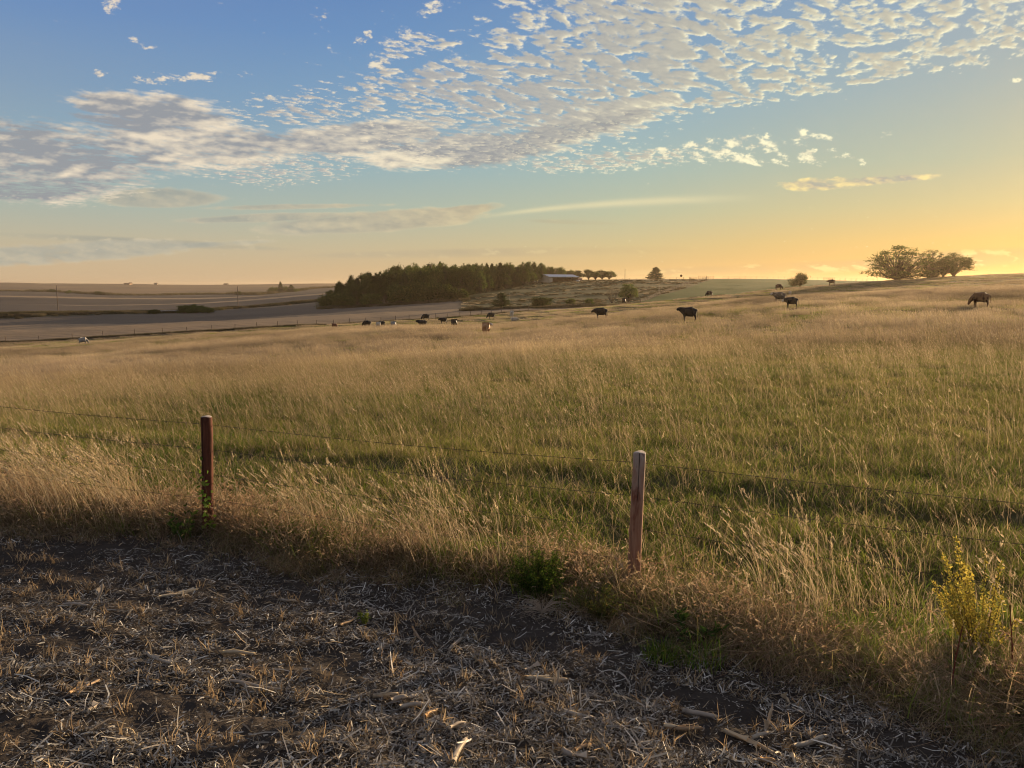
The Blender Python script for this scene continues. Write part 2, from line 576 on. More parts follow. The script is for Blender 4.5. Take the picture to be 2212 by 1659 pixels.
TAB = np.stack([
    col(8, -2.5, 20, -3.3, 40, -5.2, 70, -7.8, 110, -10.8, 150, -13.2, 175, -14.6, 230, -14.2, 270, -13, 300, -11.8, 340, -12, 600, -14, 1000, -13, 1300, -8, 1800, -3, 2600, 8, 5000, -10, 9000, -60),
    col(8, -2.5, 20, -3.2, 40, -4.9, 70, -7.2, 110, -9.9, 150, -12.0, 175, -13.3, 240, -12.6, 270, -11.9, 300, -10.6, 340, -10.9, 600, -13.8, 1000, -13.5, 1300, -9, 1800, -4, 2600, 6.4, 5000, -10, 9000, -60),
    col(8, -2.5, 20, -3.1, 40, -4.4, 70, -6.2, 100, -7.8, 130, -9.0, 150, -9.9, 175, -10.9, 200, -11.3, 240, -11.6, 270, -11.9, 300, -11.7, 340, -11.6, 400, -12.3, 700, -14, 1000, -14.5, 1300, -13.6, 1800, -9.5, 2600, .5, 5000, -12, 9000, -60),
    col(8, -2.5, 20, -3.0, 40, -4.0, 70, -5.2, 100, -6.3, 130, -7.3, 150, -8.0, 175, -8.8, 200, -9.4, 240, -9.2, 300, -9.0, 340, -8.8, 400, -6.5, 500, -5, 1000, -9, 2600, -.2, 5000, -12, 9000, -60),
    col(8, -2.5, 20, -2.9, 40, -3.5, 70, -4.8, 100, -6.0, 130, -6.6, 150, -7.1, 175, -7.3, 200, -7.6, 240, -7.6, 270, -7.3, 300, -6.0, 340, -3.5, 400, 0.5, 500, 1.6, 700, -2, 2600, -12, 5000, -30, 9000, -60),
    col(8, -2.5, 20, -2.7, 40, -3.1, 70, -3.6, 100, -4.3, 115, -4.5, 150, -5.0, 175, -4.6, 200, -4.6, 230, -5.9, 270, -5.3, 300, -3.3, 340, -1.0, 400, 2.5, 500, 2.6, 700, -4, 2600, -20, 5000, -30, 9000, -60),
    col(8, -2.5, 20, -2.6, 40, -2.8, 70, -2.9, 100, -2.6, 115, -2.3, 150, -2.9, 175, -2.3, 200, -1.5, 230, -1.2, 270, -1.9, 300, -.6, 340, .9, 400, 2.7, 500, 2.5, 700, -4, 2600, -20, 5000, -30, 9000, -60),
    col(8, -2.5, 20, -2.5, 40, -2.5, 70, -2.3, 100, -1.6, 115, -1.15, 150, -1.3, 175, -.4, 200, .8, 230, 1.8, 270, 1.7, 300, 1.5, 400, 1.4, 700, -4, 2600, -20, 5000, -30, 9000, -60),
    col(8, -2.5, 20, -2.5, 40, -2.4, 70, -2.0, 100, -.9, 115, -.1, 130, -.1, 150, .2, 175, 1.2, 200, 2.3, 230, 3.3, 270, 3.2, 400, 2, 700, -4, 2600, -20, 5000, -30, 9000, -60),
    col(8, -2.5, 20, -2.5, 40, -2.3, 70, -1.7, 100, -.3, 115, .5, 130, .8, 150, 1.2, 175, 2.2, 200, 3.2, 230, 4.0, 270, 3.8, 400, 2, 700, -4, 2600, -20, 5000, -30, 9000, -60),
])


def edge(x):
    """y of the edge between stubble and grass verge"""
    return np.interp(x, [-60, -12, -5.2, -2.9, 0, 1.3, 2.75, 4.4, 8, 60], [24, 9.9, 7.55, 6.85, 5.65, 4.85, 3.66, 2.3, -.2, -28]) + .10 * np.sin(x * 1.9 + 1) + .07 * np.sin(x * 4.3)


def fence_y(x):
    return 6.33 - 0.329 * x


def catmull(t, P):
    """P (..., n): smooth interpolation along the last axis at float index t"""
    n = P.shape[-1]
    i = np.clip(np.floor(t).astype(int), 0, n - 2)
    f = np.clip(t - i, 0, 1)
    return i, f


def height(x, y, rough=True):
    x, y = np.atleast_1d(np.asarray(x, float)), np.atleast_1d(np.asarray(y, float))
    x, y = np.broadcast_arrays(x, y)
    Rr = np.hypot(x, y) + 1e-6
    ang = np.arctan2(x, y)
    angc = np.clip(ang, -R(38), R(40))
    Ye = Rr * np.cos(np.clip(np.abs(ang), 0, R(40)))
    px = np.tan(angc) * PF * 1.005 + 1106
    ly = np.log(np.clip(Ye, 8, 9000))
    # smooth in both directions (cubic through the table)
    ti = np.interp(px, PXC, np.arange(len(PXC)))
    tj = np.interp(ly, np.log(LY), np.arange(len(LY)))

    def wts(t, n):
        i = np.clip(np.floor(t).astype(int), 0, n - 2)
        f = t - i
        w = [(-f + 2 * f * f - f ** 3) / 2, (2 - 5 * f * f + 3 * f ** 3) / 2, (f + 4 * f * f - 3 * f ** 3) / 2, (-f * f + f ** 3) / 2]
        idx = [np.clip(i - 1, 0, n - 1), i, i + 1, np.clip(i + 2, 0, n - 1)]
        return idx, w
    ii, wi = wts(ti, len(PXC))
    jj, wj = wts(tj, len(LY))
    z = 0.0
    for a in range(4):
        for b in range(4):
            z = z + TAB[ii[a], jj[b]] * wi[a] * wj[b]
    # near field: stubble ground, verge bank, pasture with an old rut along the fence
    s = (y - edge(x)) * .93
    near = -2.42 + np.where(s < 0, 0.36 * sst(-s, 0.0, 4.0) , 0) + 0.05 * np.exp(-((s - .55) / .45) ** 2) - .05 * sst(s, .8, 3)
    k = sst(Ye, 8.5, 15)
    k = np.where(np.abs(ang) > R(75), np.maximum(k, 0), k)
    z = near * (1 - k) + z * k
    rut = y - (9.6 - 0.43 * x + .25 * np.sin(x * .5))
    z = z - 0.055 * np.exp(-(rut / .22) ** 2) * sst(-np.abs(x), -16, -10) + .05 * np.exp(-((rut - .9) / .5) ** 2) * sst(-np.abs(x), -16, -10)
    if rough:
        a = .02 + .10 * sst(Rr, 10, 60) + .15 * sst(Rr, 60, 160)
        z = z + a * 2 * (fbm(x * .09, y * .09, 4, .5, 70) - .5)
        z = z + 2.6 * (fbm(x * .014 + 3, y * .026, 3, .5, 71) - .5) * sst(Rr, 35, 110) * (1 - .55 * sst(Rr, 95, 135)) * (1 - sst(Rr, 190, 260) * .6)
        far = sst(Rr, 380, 700)
        z = z + far * (fbm(x * .0016, y * .0034, 3, .5, 72) - .5) * 11 + far * (fbm(x * .006, y * .012, 2, .5, 73) - .5) * 2.5
        # clods and furrows of the stubble ground
        nr = sst(-s, .0, .5) * (1 - sst(Rr, 12, 30))
        z = z + nr * (0.10 * (fbm(x * 2.1, y * 2.1, 4, .6, 74) - .5) + .045 * (fbm(x * 7, y * 7, 3, .6, 75) - .5) + .008 * np.sin((y + x * .36) * 2 * math.pi / .38))
    return z


def hz(x, y):
    return float(height(x, y)[0])


def at(px, Y, py=650.0):
    """a spot on the ground in the bearing px at forward distance Y"""
    x = float(lat(px, py)) * Y
    return Vector((x, Y, hz(x, Y)))


def build_ground():
    ang = np.concatenate([np.linspace(-180, -50, 60)[:-1], np.linspace(-50, -40, 30)[:-1], np.linspace(-40, 40, 900), np.linspace(40, 50, 30)[1:], np.linspace(50, 180, 60)[1:]])
    rr = np.concatenate([[0.02], np.geomspace(.5, 2.4, 12)[:-1], np.geomspace(2.4, 14, 230)[:-1], np.geomspace(14, 400, 330)[:-1], np.geomspace(400, 6100, 210)])
    A, RR = np.meshgrid(np.radians(ang), rr)
    x, y = RR.ravel() * np.sin(A.ravel()), RR.ravel() * np.cos(A.ravel())
    z = height(x, y)
    nx, ny = len(ang), len(rr)
    # ---- what covers the ground: colours of land use
    Rr = np.hypot(x, y)
    Ye = Rr * np.cos(np.clip(np.abs(np.arctan2(x, y)), 0, R(40)))
    px = np.tan(np.clip(np.arctan2(x, y), -R(44), R(44))) * PF * 1.005 + 1106
    s = y - edge(x)
    n1 = fbm(x * .35, y * .35, 4, .55, 80)[:, None]
    n2 = fbm(x * .03, y * .05, 4, .55, 81)[:, None]
    n3 = fbm(x * .004, y * .008, 4, .6, 82)[:, None]

    def mixv(a, b, f):
        f = np.clip(f, 0, 1)
        if np.ndim(f) == 1: f = f[:, None]
        return np.asarray(a) * (1 - f) + np.asarray(b) * f
    soil = mixv([.036, .029, .024], [.064, .052, .043], n1)
    turf = mixv([.050, .060, .018], [.105, .080, .038], n2 * 1.6 - .3)
    c = mixv(soil, turf, sst(s, .1, .5))
    rut = np.abs(y - (9.6 - 0.43 * x + .25 * np.sin(x * .5)))
    c = mixv(c, [.095, .075, .055], sst(-rut, -.4, -.12) * sst(fbm(x * .5, y * .5, 3, .5, 83), .48, .58) * (Rr < 25) * (s > 0))
    # beyond the pasture
    yb = np.interp(px, [-300, 0, 400, 750, 1000, 1150, 1400, 1700, 2000, 2212, 2600], [172, 175, 180, 190, 204, 214, 215, 238, 300, 330, 330])
    stub = mixv([.24, .17, .10], [.33, .235, .145], n2)
    stub = stub * (1 + .10 * np.sin((y + x * .06) * 1.1) * (Rr < 330)).reshape(-1, 1)
    stub2 = mixv([.115, .09, .068], [.16, .125, .09], n2)
    out = sst(Ye, yb - .8, yb + .8)
    c2 = stub
    # left: boundary hedge bank, lower strip, road bank, road, far fields
    ya = np.interp(px, [-300, 0, 500, 700, 1100], [233, 240, 246, 252, 262])
    c2 = mixv(c2, stub2, sst(Ye, ya, ya + 1.5))
    yr = np.interp(px, [-300, 0, 124, 400, 513, 700, 1000], [280, 298, 306, 345, 385, 420, 470])
    bankc = mixv([.030, .034, .016], [.055, .050, .026], n1)
    c2 = mixv(c2, bankc, sst(Ye, yr - 26, yr - 22) * (px < 1000))
    c2 = mixv(c2, [.17, .15, .125], sst(-np.abs(Ye - yr), -5, -4) * (px < 900))
    ff = mixv([.075, .062, .052], [.115, .092, .072], n3 * 1.6 - .3)
    ff = mixv(ff, [.36, .25, .15], sst(fbm(x * .0012, y * .0075, 3, .5, 85), .50, .56) * .8)
    c2 = mixv(c2, ff, sst(Ye, yr + 5, yr + 8) * (px < 1020))
    yt = np.interp(px, [-300, 0, 110, 280, 450, 560, 700, 900], [1260, 1250, 1300, 1060, 1240, 1000, 1350, 1400])
    far = mixv([.24, .165, .10], [.15, .115, .08], n3 * 1.8 - .4)
    c2 = mixv(c2, far, sst(Ye, yt, yt + 15) * (px < 1020))
    c2 = mixv(c2, [.035, .035, .020], sst(-np.abs(Ye - yt), -60, -30) * (px < 1020))
    # barn hill: rough grazed grass
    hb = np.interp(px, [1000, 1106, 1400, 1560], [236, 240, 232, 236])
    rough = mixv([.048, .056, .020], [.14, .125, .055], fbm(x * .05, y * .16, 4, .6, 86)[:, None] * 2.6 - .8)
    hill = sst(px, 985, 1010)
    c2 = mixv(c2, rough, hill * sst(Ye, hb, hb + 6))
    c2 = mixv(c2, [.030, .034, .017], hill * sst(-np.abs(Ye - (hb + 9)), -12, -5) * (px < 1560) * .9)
    # bright green field beyond the crest
    gx = np.interp(Ye, [240, 300, 330, 400], [1340, 1450, 1490, 1540])
    green = mixv([.045, .088, .012], [.075, .110, .020], n2)
    c2 = mixv(c2, green, sst(px - gx, -8, 8))
    c2 = mixv(c2, [.12, .10, .06], sst(Ye, 408, 425) * (px > 1000))
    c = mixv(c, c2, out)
    i = np.arange(ny - 1)[:, None] * nx + np.arange(nx - 1)[None, :]
    i = i.ravel()
    F = np.stack([i, i + 1, i + nx + 1, i + nx], -1)
    m, nt, out_ = new_mat('ground_cover')
    P = geo_pos(nt)
    a = noise(nt, P, 9.0, 6, .65)
    b = noise(nt, P, 0.9, 6, .6)
    cc = mixc(nt, (a * 1.2 + b * .8 - .5).clamp(), (.62, .62, .62), (1.35, 1.35, 1.35))
    cl = mixc(nt, 1.0, attr(nt, 'col', 'Color'), cc, 'MULTIPLY')
    principled(nt, out_, cl, 0.95, 0.1, a + b * .5, 0.9, 0.05)
    o = mesh_obj('ground', np.stack([x, y, z], -1), F, m, attrs={'col': c}, smooth=True)
    tag(o, 'rolling farm ground of stubble, pasture, harvested fields and a gravel road', 'ground', kind='structure')


build_ground()

# ------------------------------------------------------------------ plants of the ground
def leaf_mat(name, trans=0.45, gloss=0.06, tint_scale=0.35, dry=None, amount=0.0, rnd=0.35, noise_mul=0.5, wide_mul=0.0):
    """thin plant matter: takes its colour from the mesh, shifts with the place it grows in"""
    m, nt, out = new_mat(name)
    P = geo_pos(nt)
    c = attr(nt, 'col', 'Color')
    oi = nt.nodes.new('ShaderNodeObjectInfo')
    r = X(nt, oi.outputs['Random'])
    n = noise(nt, P, tint_scale, 4, .6)
    if dry:
        c = mixc(nt, ((n - .5) * 3.0 + .5).clamp() * amount, c, dry)
    wide = noise(nt, P, .045, 3, .55)
    f = ((r - .5) * rnd + 1.0 + (n - .5) * noise_mul) * ((wide - .5) * wide_mul + 1.0).max(.3)
    k = vec(nt, f, f, f)
    c = mixc(nt, 1.0, c, k, 'MULTIPLY')
    d = nt.nodes.new('ShaderNodeBsdfDiffuse')
    t = nt.nodes.new('ShaderNodeBsdfTranslucent')
    g = nt.nodes.new('ShaderNodeBsdfGlossy')
    g.inputs['Roughness'].default_value = .45
    nt.links.new(c, d.inputs[0])
    nt.links.new(c, t.inputs[0])
    nt.links.new(c, g.inputs[0])
    a = nt.nodes.new('ShaderNodeMixShader')
    a.inputs[0].default_value = trans
    nt.links.new(d.outputs[0], a.inputs[1])
    nt.links.new(t.outputs[0], a.inputs[2])
    b = nt.nodes.new('ShaderNodeMixShader')
    b.inputs[0].default_value = gloss
    nt.links.new(a.outputs[0], b.inputs[1])
    nt.links.new(g.outputs[0], b.inputs[2])
    nt.links.new(b.outputs[0], out.inputs[0])
    return m


GRASS = leaf_mat('pasture_grass_blades', .52, .05, .16, (.36, .29, .09), .45, wide_mul=1.7)
DRY = leaf_mat('dry_grass_stems', .46, .05, .12, (.25, .185, .13), .5, wide_mul=1.9)
STRAWM = leaf_mat('chopped_straw', .12, .05, 1.1, None, 0, 0, 1.1)
WEED = leaf_mat('weed_leaves', .40, .06, .9)


def pal(n, cols, w=None, var=.2):
    cols = np.array(cols)
    k = rng.choice(len(cols), n, p=w)
    return cols[k] * (1 + var * (rng.random((n, 1)) * 2 - 1))


def ribbons(base, h, w, az, bend, seg, colr, tip=.15, curl=None, droop=None):
    """n curved, tapering blades. base (n,3); bend (n,2) sideways travel at the tip as a share of h"""
    n = len(base)
    ts = np.linspace(0, 1, seg + 1)
    V = np.zeros((n, seg + 1, 2, 3), np.float32)
    side = np.stack([np.cos(az), np.sin(az), 0 * az], -1)
    cu = np.zeros(n) if curl is None else curl
    for i, t in enumerate(ts):
        c = base.copy()
        lenk = t
        c[:, 0] += h * bend[:, 0] * t ** 1.7
        c[:, 1] += h * bend[:, 1] * t ** 1.7
        zz = h * t * (1 - 0.35 * np.hypot(bend[:, 0], bend[:, 1]) * t)
        if droop is not None: zz = zz - h * droop * t ** 3
        c[:, 2] += zz
        c[:, 0] += h * cu * .35 * np.sin(t * 5.0) * t
        c[:, 1] += h * cu * .35 * (np.cos(t * 4.0) - 1) * t
        wd = w * (1 - t) ** .55 * .5 + w * tip * .5 * .3
        V[:, i, 0] = c - side * wd[:, None]
        V[:, i, 1] = c + side * wd[:, None]
    idx = np.arange(n)[:, None, None] * (seg + 1) * 2
    k = np.arange(seg)[None, :, None] * 2
    F = (idx + k + np.array([0, 1, 3, 2])[None, None, :]).reshape(-1, 4)
    C = np.repeat(colr, (seg + 1) * 2, 0)
    return V.reshape(-1, 3), F, C


def join(parts):
    V, F, C, o = [], [], [], 0
    for v, f, c in parts:
        V.append(v); F.append(f + o); C.append(c); o += len(v)
    return np.concatenate(V), np.concatenate(F), np.concatenate(C)


def disk(n, r):
    a, q = rng.random(n) * 2 * math.pi, np.sqrt(rng.random(n)) * r
    return np.stack([q * np.cos(a), q * np.sin(a), np.zeros(n)], -1)


def heads(tip, dirv, n_each, L, w, colr):
    """open seed heads: small spikelets round the top of each stem"""
    n = len(tip)
    m = n * n_each
    t = np.tile(np.linspace(0, 1, n_each), n)
    T = np.repeat(tip, n_each, 0)
    D = np.repeat(dirv, n_each, 0)
    c = T - D * (L * (1 - t))[:, None]
    a = rng.random(m) * 2 * math.pi
    out = np.stack([np.cos(a), np.sin(a), rng.random(m) * .8 - .1], -1)
    ln = L * (.34 - .18 * t) * (.6 + .8 * rng.random(m))
    e = c + (D * .8 + out * .55) * ln[:, None]
    s = np.cross(out, D) + .01
    s /= np.linalg.norm(s, axis=1)[:, None]
    wd = (w * (.6 + .8 * rng.random(m)))[:, None]
    mid = c * .45 + e * .55
    V = np.stack([c, mid - s * wd, e, mid + s * wd], 1).reshape(-1, 3)
    F = np.arange(m)[:, None] * 4 + np.arange(4)[None, :]
    C = np.repeat(np.repeat(colr, n_each, 0), 4, 0)
    return V.astype(np.float32), F, C


def stems(n, rad, h0, h1, w, lean, cols, headL=.12, headw=.006, nh=7, spread=.22, seg=4, wts=None):
    b = disk(n, rad)
    h = h0 + (h1 - h0) * rng.random(n) ** .8
    bend = np.array(lean)[None] + (rng.random((n, 2)) - .5) * spread * 2
    cr = pal(n, cols, wts)
    v, f, c = ribbons(b, h, np.full(n, w), rng.random(n) * math.pi, bend, seg, cr, tip=1.2)
    k = (seg + 1) * 2
    tips = v.reshape(n, k // 2, 2, 3)[:, -1].mean(1)
    pre = v.reshape(n, k // 2, 2, 3)[:, -2].mean(1)
    d = tips - pre
    d /= np.linalg.norm(d, axis=1)[:, None]
    parts = [(v, f, c)]
    if nh:
        parts.append(heads(tips + d * headL * .5, d, nh, headL * (.8 + 0 * h[0]), headw, cr * 1.12))
    return parts


def tuft(n, rad, h0, h1, w, lean, cols, spread=.5, seg=2, curl=0.0, wts=None, droop=0.0):
    b = disk(n, rad)
    h = h0 + (h1 - h0) * rng.random(n)
    bend = np.array(lean)[None] + (rng.random((n, 2)) - .5) * spread * 2
    cu = (rng.random(n) - .5) * 2 * curl
    return [ribbons(b, h, w * (.6 + .8 * rng.random(n)), rng.random(n) * math.pi, bend, seg, pal(n, cols, wts), curl=cu, droop=rng.random(n) * droop)]


def proto(name, parts, mat):
    v, f, c = join(parts)
    return mesh_obj(name, v, f, mat, link=False, attrs={'col': c})


def scatter(name, protos, P, rz, sc, idx=None, tilt=None):
    """one object; every vertex of it carries a copy of one of the clumps"""
    n = len(P)
    me = bpy.data.meshes.new(name)
    me.vertices.add(n)
    me.vertices.foreach_set('co', np.asarray(P, np.float32).ravel())
    rot = np.zeros((n, 3), np.float32)
    rot[:, 2] = rz
    if tilt is not None: rot[:, :2] = tilt
    a = me.attributes.new('turn', 'FLOAT_VECTOR', 'POINT'); a.data.foreach_set('vector', rot.ravel())
    s3 = np.repeat(np.asarray(sc, np.float32)[:, None], 3, 1) if np.ndim(sc) == 1 else np.asarray(sc, np.float32)
    a = me.attributes.new('size', 'FLOAT_VECTOR', 'POINT'); a.data.foreach_set('vector', s3.ravel())
    a = me.attributes.new('pick', 'INT', 'POINT')
    a.data.foreach_set('value', (rng.integers(0, len(protos), n) if idx is None else idx).astype(np.int32))
    o = bpy.data.objects.new(name, me)
    COL.objects.link(o)
    ng = bpy.data.node_groups.new(name + '_spread', 'GeometryNodeTree')
    ng.interface.new_socket('Geometry', in_out='INPUT', socket_type='NodeSocketGeometry')
    ng.interface.new_socket('Geometry', in_out='OUTPUT', socket_type='NodeSocketGeometry')
    N, L = ng.nodes, ng.links
    gi, go = N.new('NodeGroupInput'), N.new('NodeGroupOutput')
    iop = N.new('GeometryNodeInstanceOnPoints')
    jn = N.new('GeometryNodeJoinGeometry')
    for p in protos:
        oi = N.new('GeometryNodeObjectInfo')
        oi.inputs['Object'].default_value = p
        oi.inputs['As Instance'].default_value = True
        L.new(oi.outputs['Geometry'], jn.inputs[0])

    def na(k, t):
        q = N.new('GeometryNodeInputNamedAttribute')
        q.data_type = t
        q.inputs['Name'].default_value = k
        return next(s for s in q.outputs if s.enabled and s.name == 'Attribute')
    L.new(gi.outputs[0], iop.inputs['Points'])
    L.new(jn.outputs[0], iop.inputs['Instance'])
    iop.inputs['Pick Instance'].default_value = True
    L.new(na('pick', 'INT'), iop.inputs['Instance Index'])
    er = N.new('FunctionNodeEulerToRotation')
    L.new(na('turn', 'FLOAT_VECTOR'), er.inputs[0])
    L.new(er.outputs[0], iop.inputs['Rotation'])
    L.new(na('size', 'FLOAT_VECTOR'), iop.inputs['Scale'])
    L.new(iop.outputs[0], go.inputs[0])
    md = o.modifiers.new('spread', 'NODES')
    md.node_group = ng
    return o


TAN = [(.54, .42, .24), (.44, .33, .19), (.62, .51, .32), (.37, .27, .165)]
PINK = [(.34, .27, .20), (.42, .34, .25), (.26, .20, .15), (.46, .38, .28)]
GRN = [(.105, .19, .024), (.17, .25, .034), (.07, .13, .018), (.27, .29, .055), (.33, .28, .11)]
GW = [.3, .25, .2, .15, .1]

green = [proto('green_tuft', tuft(190, .28, .03, .13, .006, (-.10, -.03), GRN, 1.15, 2, wts=GW), GRASS) for _ in range(4)]
mixed = [proto('mixed_tuft', tuft(130, .28, .05, .21, .0055, (-.16, -.05), GRN + TAN, 1.05, 3, wts=[.15, .15, .1, .12, .08, .12, .1, .08, .1]) , GRASS) for _ in range(4)]
tall = [proto('tall_stems', stems(11, .34, .34, .74, .0028, (-.26, -.06), TAN, .10, .0042, 8, .26) + tuft(34, .30, .10, .32, .0045, (-.22, -.05), TAN + GRN[:3], .7, 3, wts=[.16, .16, .14, .14, .14, .13, .13]), DRY) for _ in range(6)]
lone = [proto('lone_stems', stems(4, .28, .42, .86, .0034, (-.28, -.06), TAN, .12, .0050, 10, .22), DRY) for _ in range(5)]
patch_m = [proto('mid_patch', stems(120, 1.0, .26, .60, .0065, (-.26, -.05), TAN + PINK, .11, .010, 4, .24, 2) + tuft(380, 1.0, .05, .24, .013, (-.18, 0), GRN + TAN, .6, 1, wts=[.12, .12, .1, .1, .06, .15, .15, .1, .1]), DRY) for _ in range(4)]
patch_g = [proto('mid_green_patch', stems(12, 1.0, .25, .5, .0065, (-.26, -.05), TAN, .10, .010, 4, .2, 2) + tuft(640, 1.0, .04, .15, .013, (-.15, 0), GRN, .7, 1, wts=GW), GRASS) for _ in range(3)]
patch_f = [proto('far_patch', stems(400, 2.4, .2, .52, .013, (-.26, -.05), TAN + PINK, .14, .02, 2, .18, 2) + tuft(520, 2.4, .06, .28, .03, (-.2, 0), GRN[:3] + PINK, .5, 1), DRY) for _ in range(4)]
patch_fg = [proto('far_green_patch', tuft(800, 2.4, .05, .18, .03, (-.15, 0), GRN, .4, 1, wts=GW), GRASS) for _ in range(2)]


def wedge(n, r0, r1, a0=-42, a1=43, side=0.0, sa=68):
    a = np.radians(a0 + (a1 - a0) * rng.random(n))
    r = np.sqrt(r0 * r0 + (r1 * r1 - r0 * r0) * rng.random(n))
    if side:      # the same cover a little further round to both sides, nearer in
        m = int(n * (2 * sa - (a1 - a0)) / (a1 - a0) * (side * side - r0 * r0) / (r1 * r1 - r0 * r0))
        q = rng.random(m) * (2 * sa - (a1 - a0))
        b = np.where(q < sa + a0, -sa + q, a1 + q - (sa + a0))
        a = np.concatenate([a, np.radians(b)])
        r = np.concatenate([r, np.sqrt(r0 * r0 + (side * side - r0 * r0) * rng.random(m))])
    return r * np.sin(a), r * np.cos(a), r


def tallness(x, y):
    """how much tall dry grass stands at a place, 0 short green turf .. 1 thick dry stand"""
    r = np.hypot(x, y)
    px = x / np.maximum(y, 1) * PF + 1106
    L = np.interp(r, [0, 7.5, 9, 13.5, 16, 22, 38, 46, 60, 72, 100, 300], [.3, .12, .03, .04, .40, .74, .74, .36, .32, .62, .72, .75])
    Rr = np.interp(r, [0, 7, 8, 13, 17, 24, 34, 46, 60, 80, 300], [.3, .12, .05, .05, .20, .26, .40, .48, .58, .72, .8])
    t = L + (Rr - L) * sst(px, 500, 1500)
    n = fbm(x * .13 + 5, y * .26, 4, .55, 90) * .5 + fbm(x * .028, y * .07, 3, .5, 91) * .5
    return np.clip(t + (n - .5) * np.interp(r, [0, 12, 18], [.9, 1.3, 3.0]), 0, 1)


COWPOS = []


def in_pasture(x, y):
    r = np.hypot(x, y)
    Ye = r * np.cos(np.clip(np.abs(np.arctan2(x, y)), 0, R(40)))
    px = x / np.maximum(y, .1) * PF * 1.005 + 1106
    yb = np.interp(px, [-300, 0, 400, 750, 1000, 1150, 1400, 1700, 2000, 2212, 2600], [172, 175, 180, 190, 204, 214, 215, 238, 262, 262, 262])
    ok = (y > edge(x) + .35) & (Ye < yb - .5)
    for cx, cy in COWPOS:
        near = (np.abs(x - cx) < 1.9) & (y > cy - 3.4) & (y < cy + 1.0)
        ok &= ~(near & (rng.random(len(x)) < .85))
    return ok


def on_rut(x, y):
    return np.abs(y - (9.6 - 0.43 * x + .25 * np.sin(x * .5))) < .30


def ground_pts(x, y):
    return np.stack([x, y, height(x, y) - .015], -1)


def make_pasture():
    # near turf and dry stems
    x, y, r = wedge(23000, 3.2, 42, side=24)
    keep = in_pasture(x, y) & ~(on_rut(x, y) & (rng.random(len(x)) < .45) & (r < 25))
    x, y, r = x[keep], y[keep], r[keep]
    t = tallness(x, y)
    P = ground_pts(x, y)
    k = rng.random(len(x)) < t * .75
    g = scatter('pasture_grass', green + mixed, P, (rng.random(len(x)) - .5) * 1.0, .75 + .55 * rng.random(len(x)) + .25 * t, idx=np.where(k, 4, 0) + rng.integers(0, 4, len(x)))
    tag(g, 'short green turf of the cattle pasture behind the wire fence', 'grass', kind='stuff')
    x, y, r = wedge(15000, 4.5, 42, side=24)
    keep = in_pasture(x, y) & (rng.random(len(x)) < tallness(x, y) ** 1.3 * .9 + .035) & ~on_rut(x, y)
    x, y, r = x[keep], y[keep], r[keep]
    h = .58 + .34 * rng.random(len(x))
    g = scatter('tall_dry_grass', tall, ground_pts(x, y), (rng.random(len(x)) - .5) * .9, h)
    tag(g, 'tall tan grass stems with seed heads standing in the near pasture', 'grass', kind='stuff')
    x, y, r = wedge(7000, 4.5, 42, side=24)
    keep = in_pasture(x, y) & (rng.random(len(x)) < .5 + 1.2 * np.clip(fbm(x * .4, y * .5, 3, .5, 95) - .45, 0, 1)) & ~on_rut(x, y)
    x, y, r = x[keep], y[keep], r[keep]
    g = scatter('lone_grass_stems', lone, ground_pts(x, y), (rng.random(len(x)) - .5) * 1.6, .55 + .5 * rng.random(len(x)))
    tag(g, 'scattered single seed stems rising out of the green turf', 'grass', kind='stuff')
    # middle distance
    x, y, r = wedge(13000, 37, 125, -40, 41, side=80, sa=56)
    keep = in_pasture(x, y)
    x, y, r = x[keep], y[keep], r[keep]
    t = tallness(x, y)
    gi = rng.random(len(x)) > t * 1.25
    idx = np.where(gi, 4 + rng.integers(0, 3, len(x)), rng.integers(0, 4, len(x)))
    g = scatter('pasture_dry_grass', patch_m + patch_g, ground_pts(x, y), (rng.random(len(x)) - .5) * .8, (.6 + .5 * rng.random(len(x))) * np.where(gi, 1.15, .85 + .2 * t), idx=idx)
    tag(g, 'mixed dry and green grass in the middle of the sloping pasture', 'grass', kind='stuff')
    x, y, r = wedge(9500, 115, 345, -40, 41, side=200, sa=52)
    keep = in_pasture(x, y)
    x, y, r = x[keep], y[keep], r[keep]
    t = tallness(x, y)
    gi = rng.random(len(x)) > t * 1.5
    idx = np.where(gi, 4 + rng.integers(0, 2, len(x)), rng.integers(0, 4, len(x)))
    sc = .55 + .35 * rng.random(len(x))
    g = scatter('hillside_grass', patch_f + patch_fg, ground_pts(x, y), (rng.random(len(x)) - .5) * .8, np.stack([sc * 1.3, sc * 1.3, sc * .8], -1), idx=idx)
    tag(g, 'pale dry grass on the far slopes of the pasture', 'grass', kind='stuff')


# ---- the verge: tangled dead grass along the edge of the stubble, brome stems, green bits
RED = [(.48, .32, .19), (.56, .41, .26), (.36, .23, .14), (.64, .50, .33), (.20, .13, .08), (.30, .27, .09)]
tangle = [proto('dead_tangle', tuft(64, .26, .08, .36, .0066, (-.15, -.2), RED, 1.3, 6, curl=1.9, droop=.6) + tuft(18, .24, .15, .36, .003, (-.2, -.1), TAN, .9, 5, curl=.9) + tuft(24, .24, .05, .2, .005, (-.1, -.1), GRN, .7, 3, curl=.3), DRY) for _ in range(7)]
foxtail = [proto('foxtail_clump', stems(13, .22, .16, .44, .0024, (-.22, -.2), RED[:4], .06, .0060, 9, .7, 4) + tuft(14, .2, .08, .26, .004, (-.1, -.2), RED, 1.1, 5, curl=1.6, droop=.4), DRY) for _ in range(4)]
brome = [proto('tall_brome', stems(9, .28, .55, 1.08, .0034, (-.34, -.08), [(.60, .48, .29), (.50, .38, .22), (.68, .56, .37)], .15, .0050, 14, .30, 6)
         + tuft(12, .24, .15, .5, .0040, (-.35, -.08), TAN, .7, 5, curl=.6, droop=.3), DRY) for _ in range(5)]
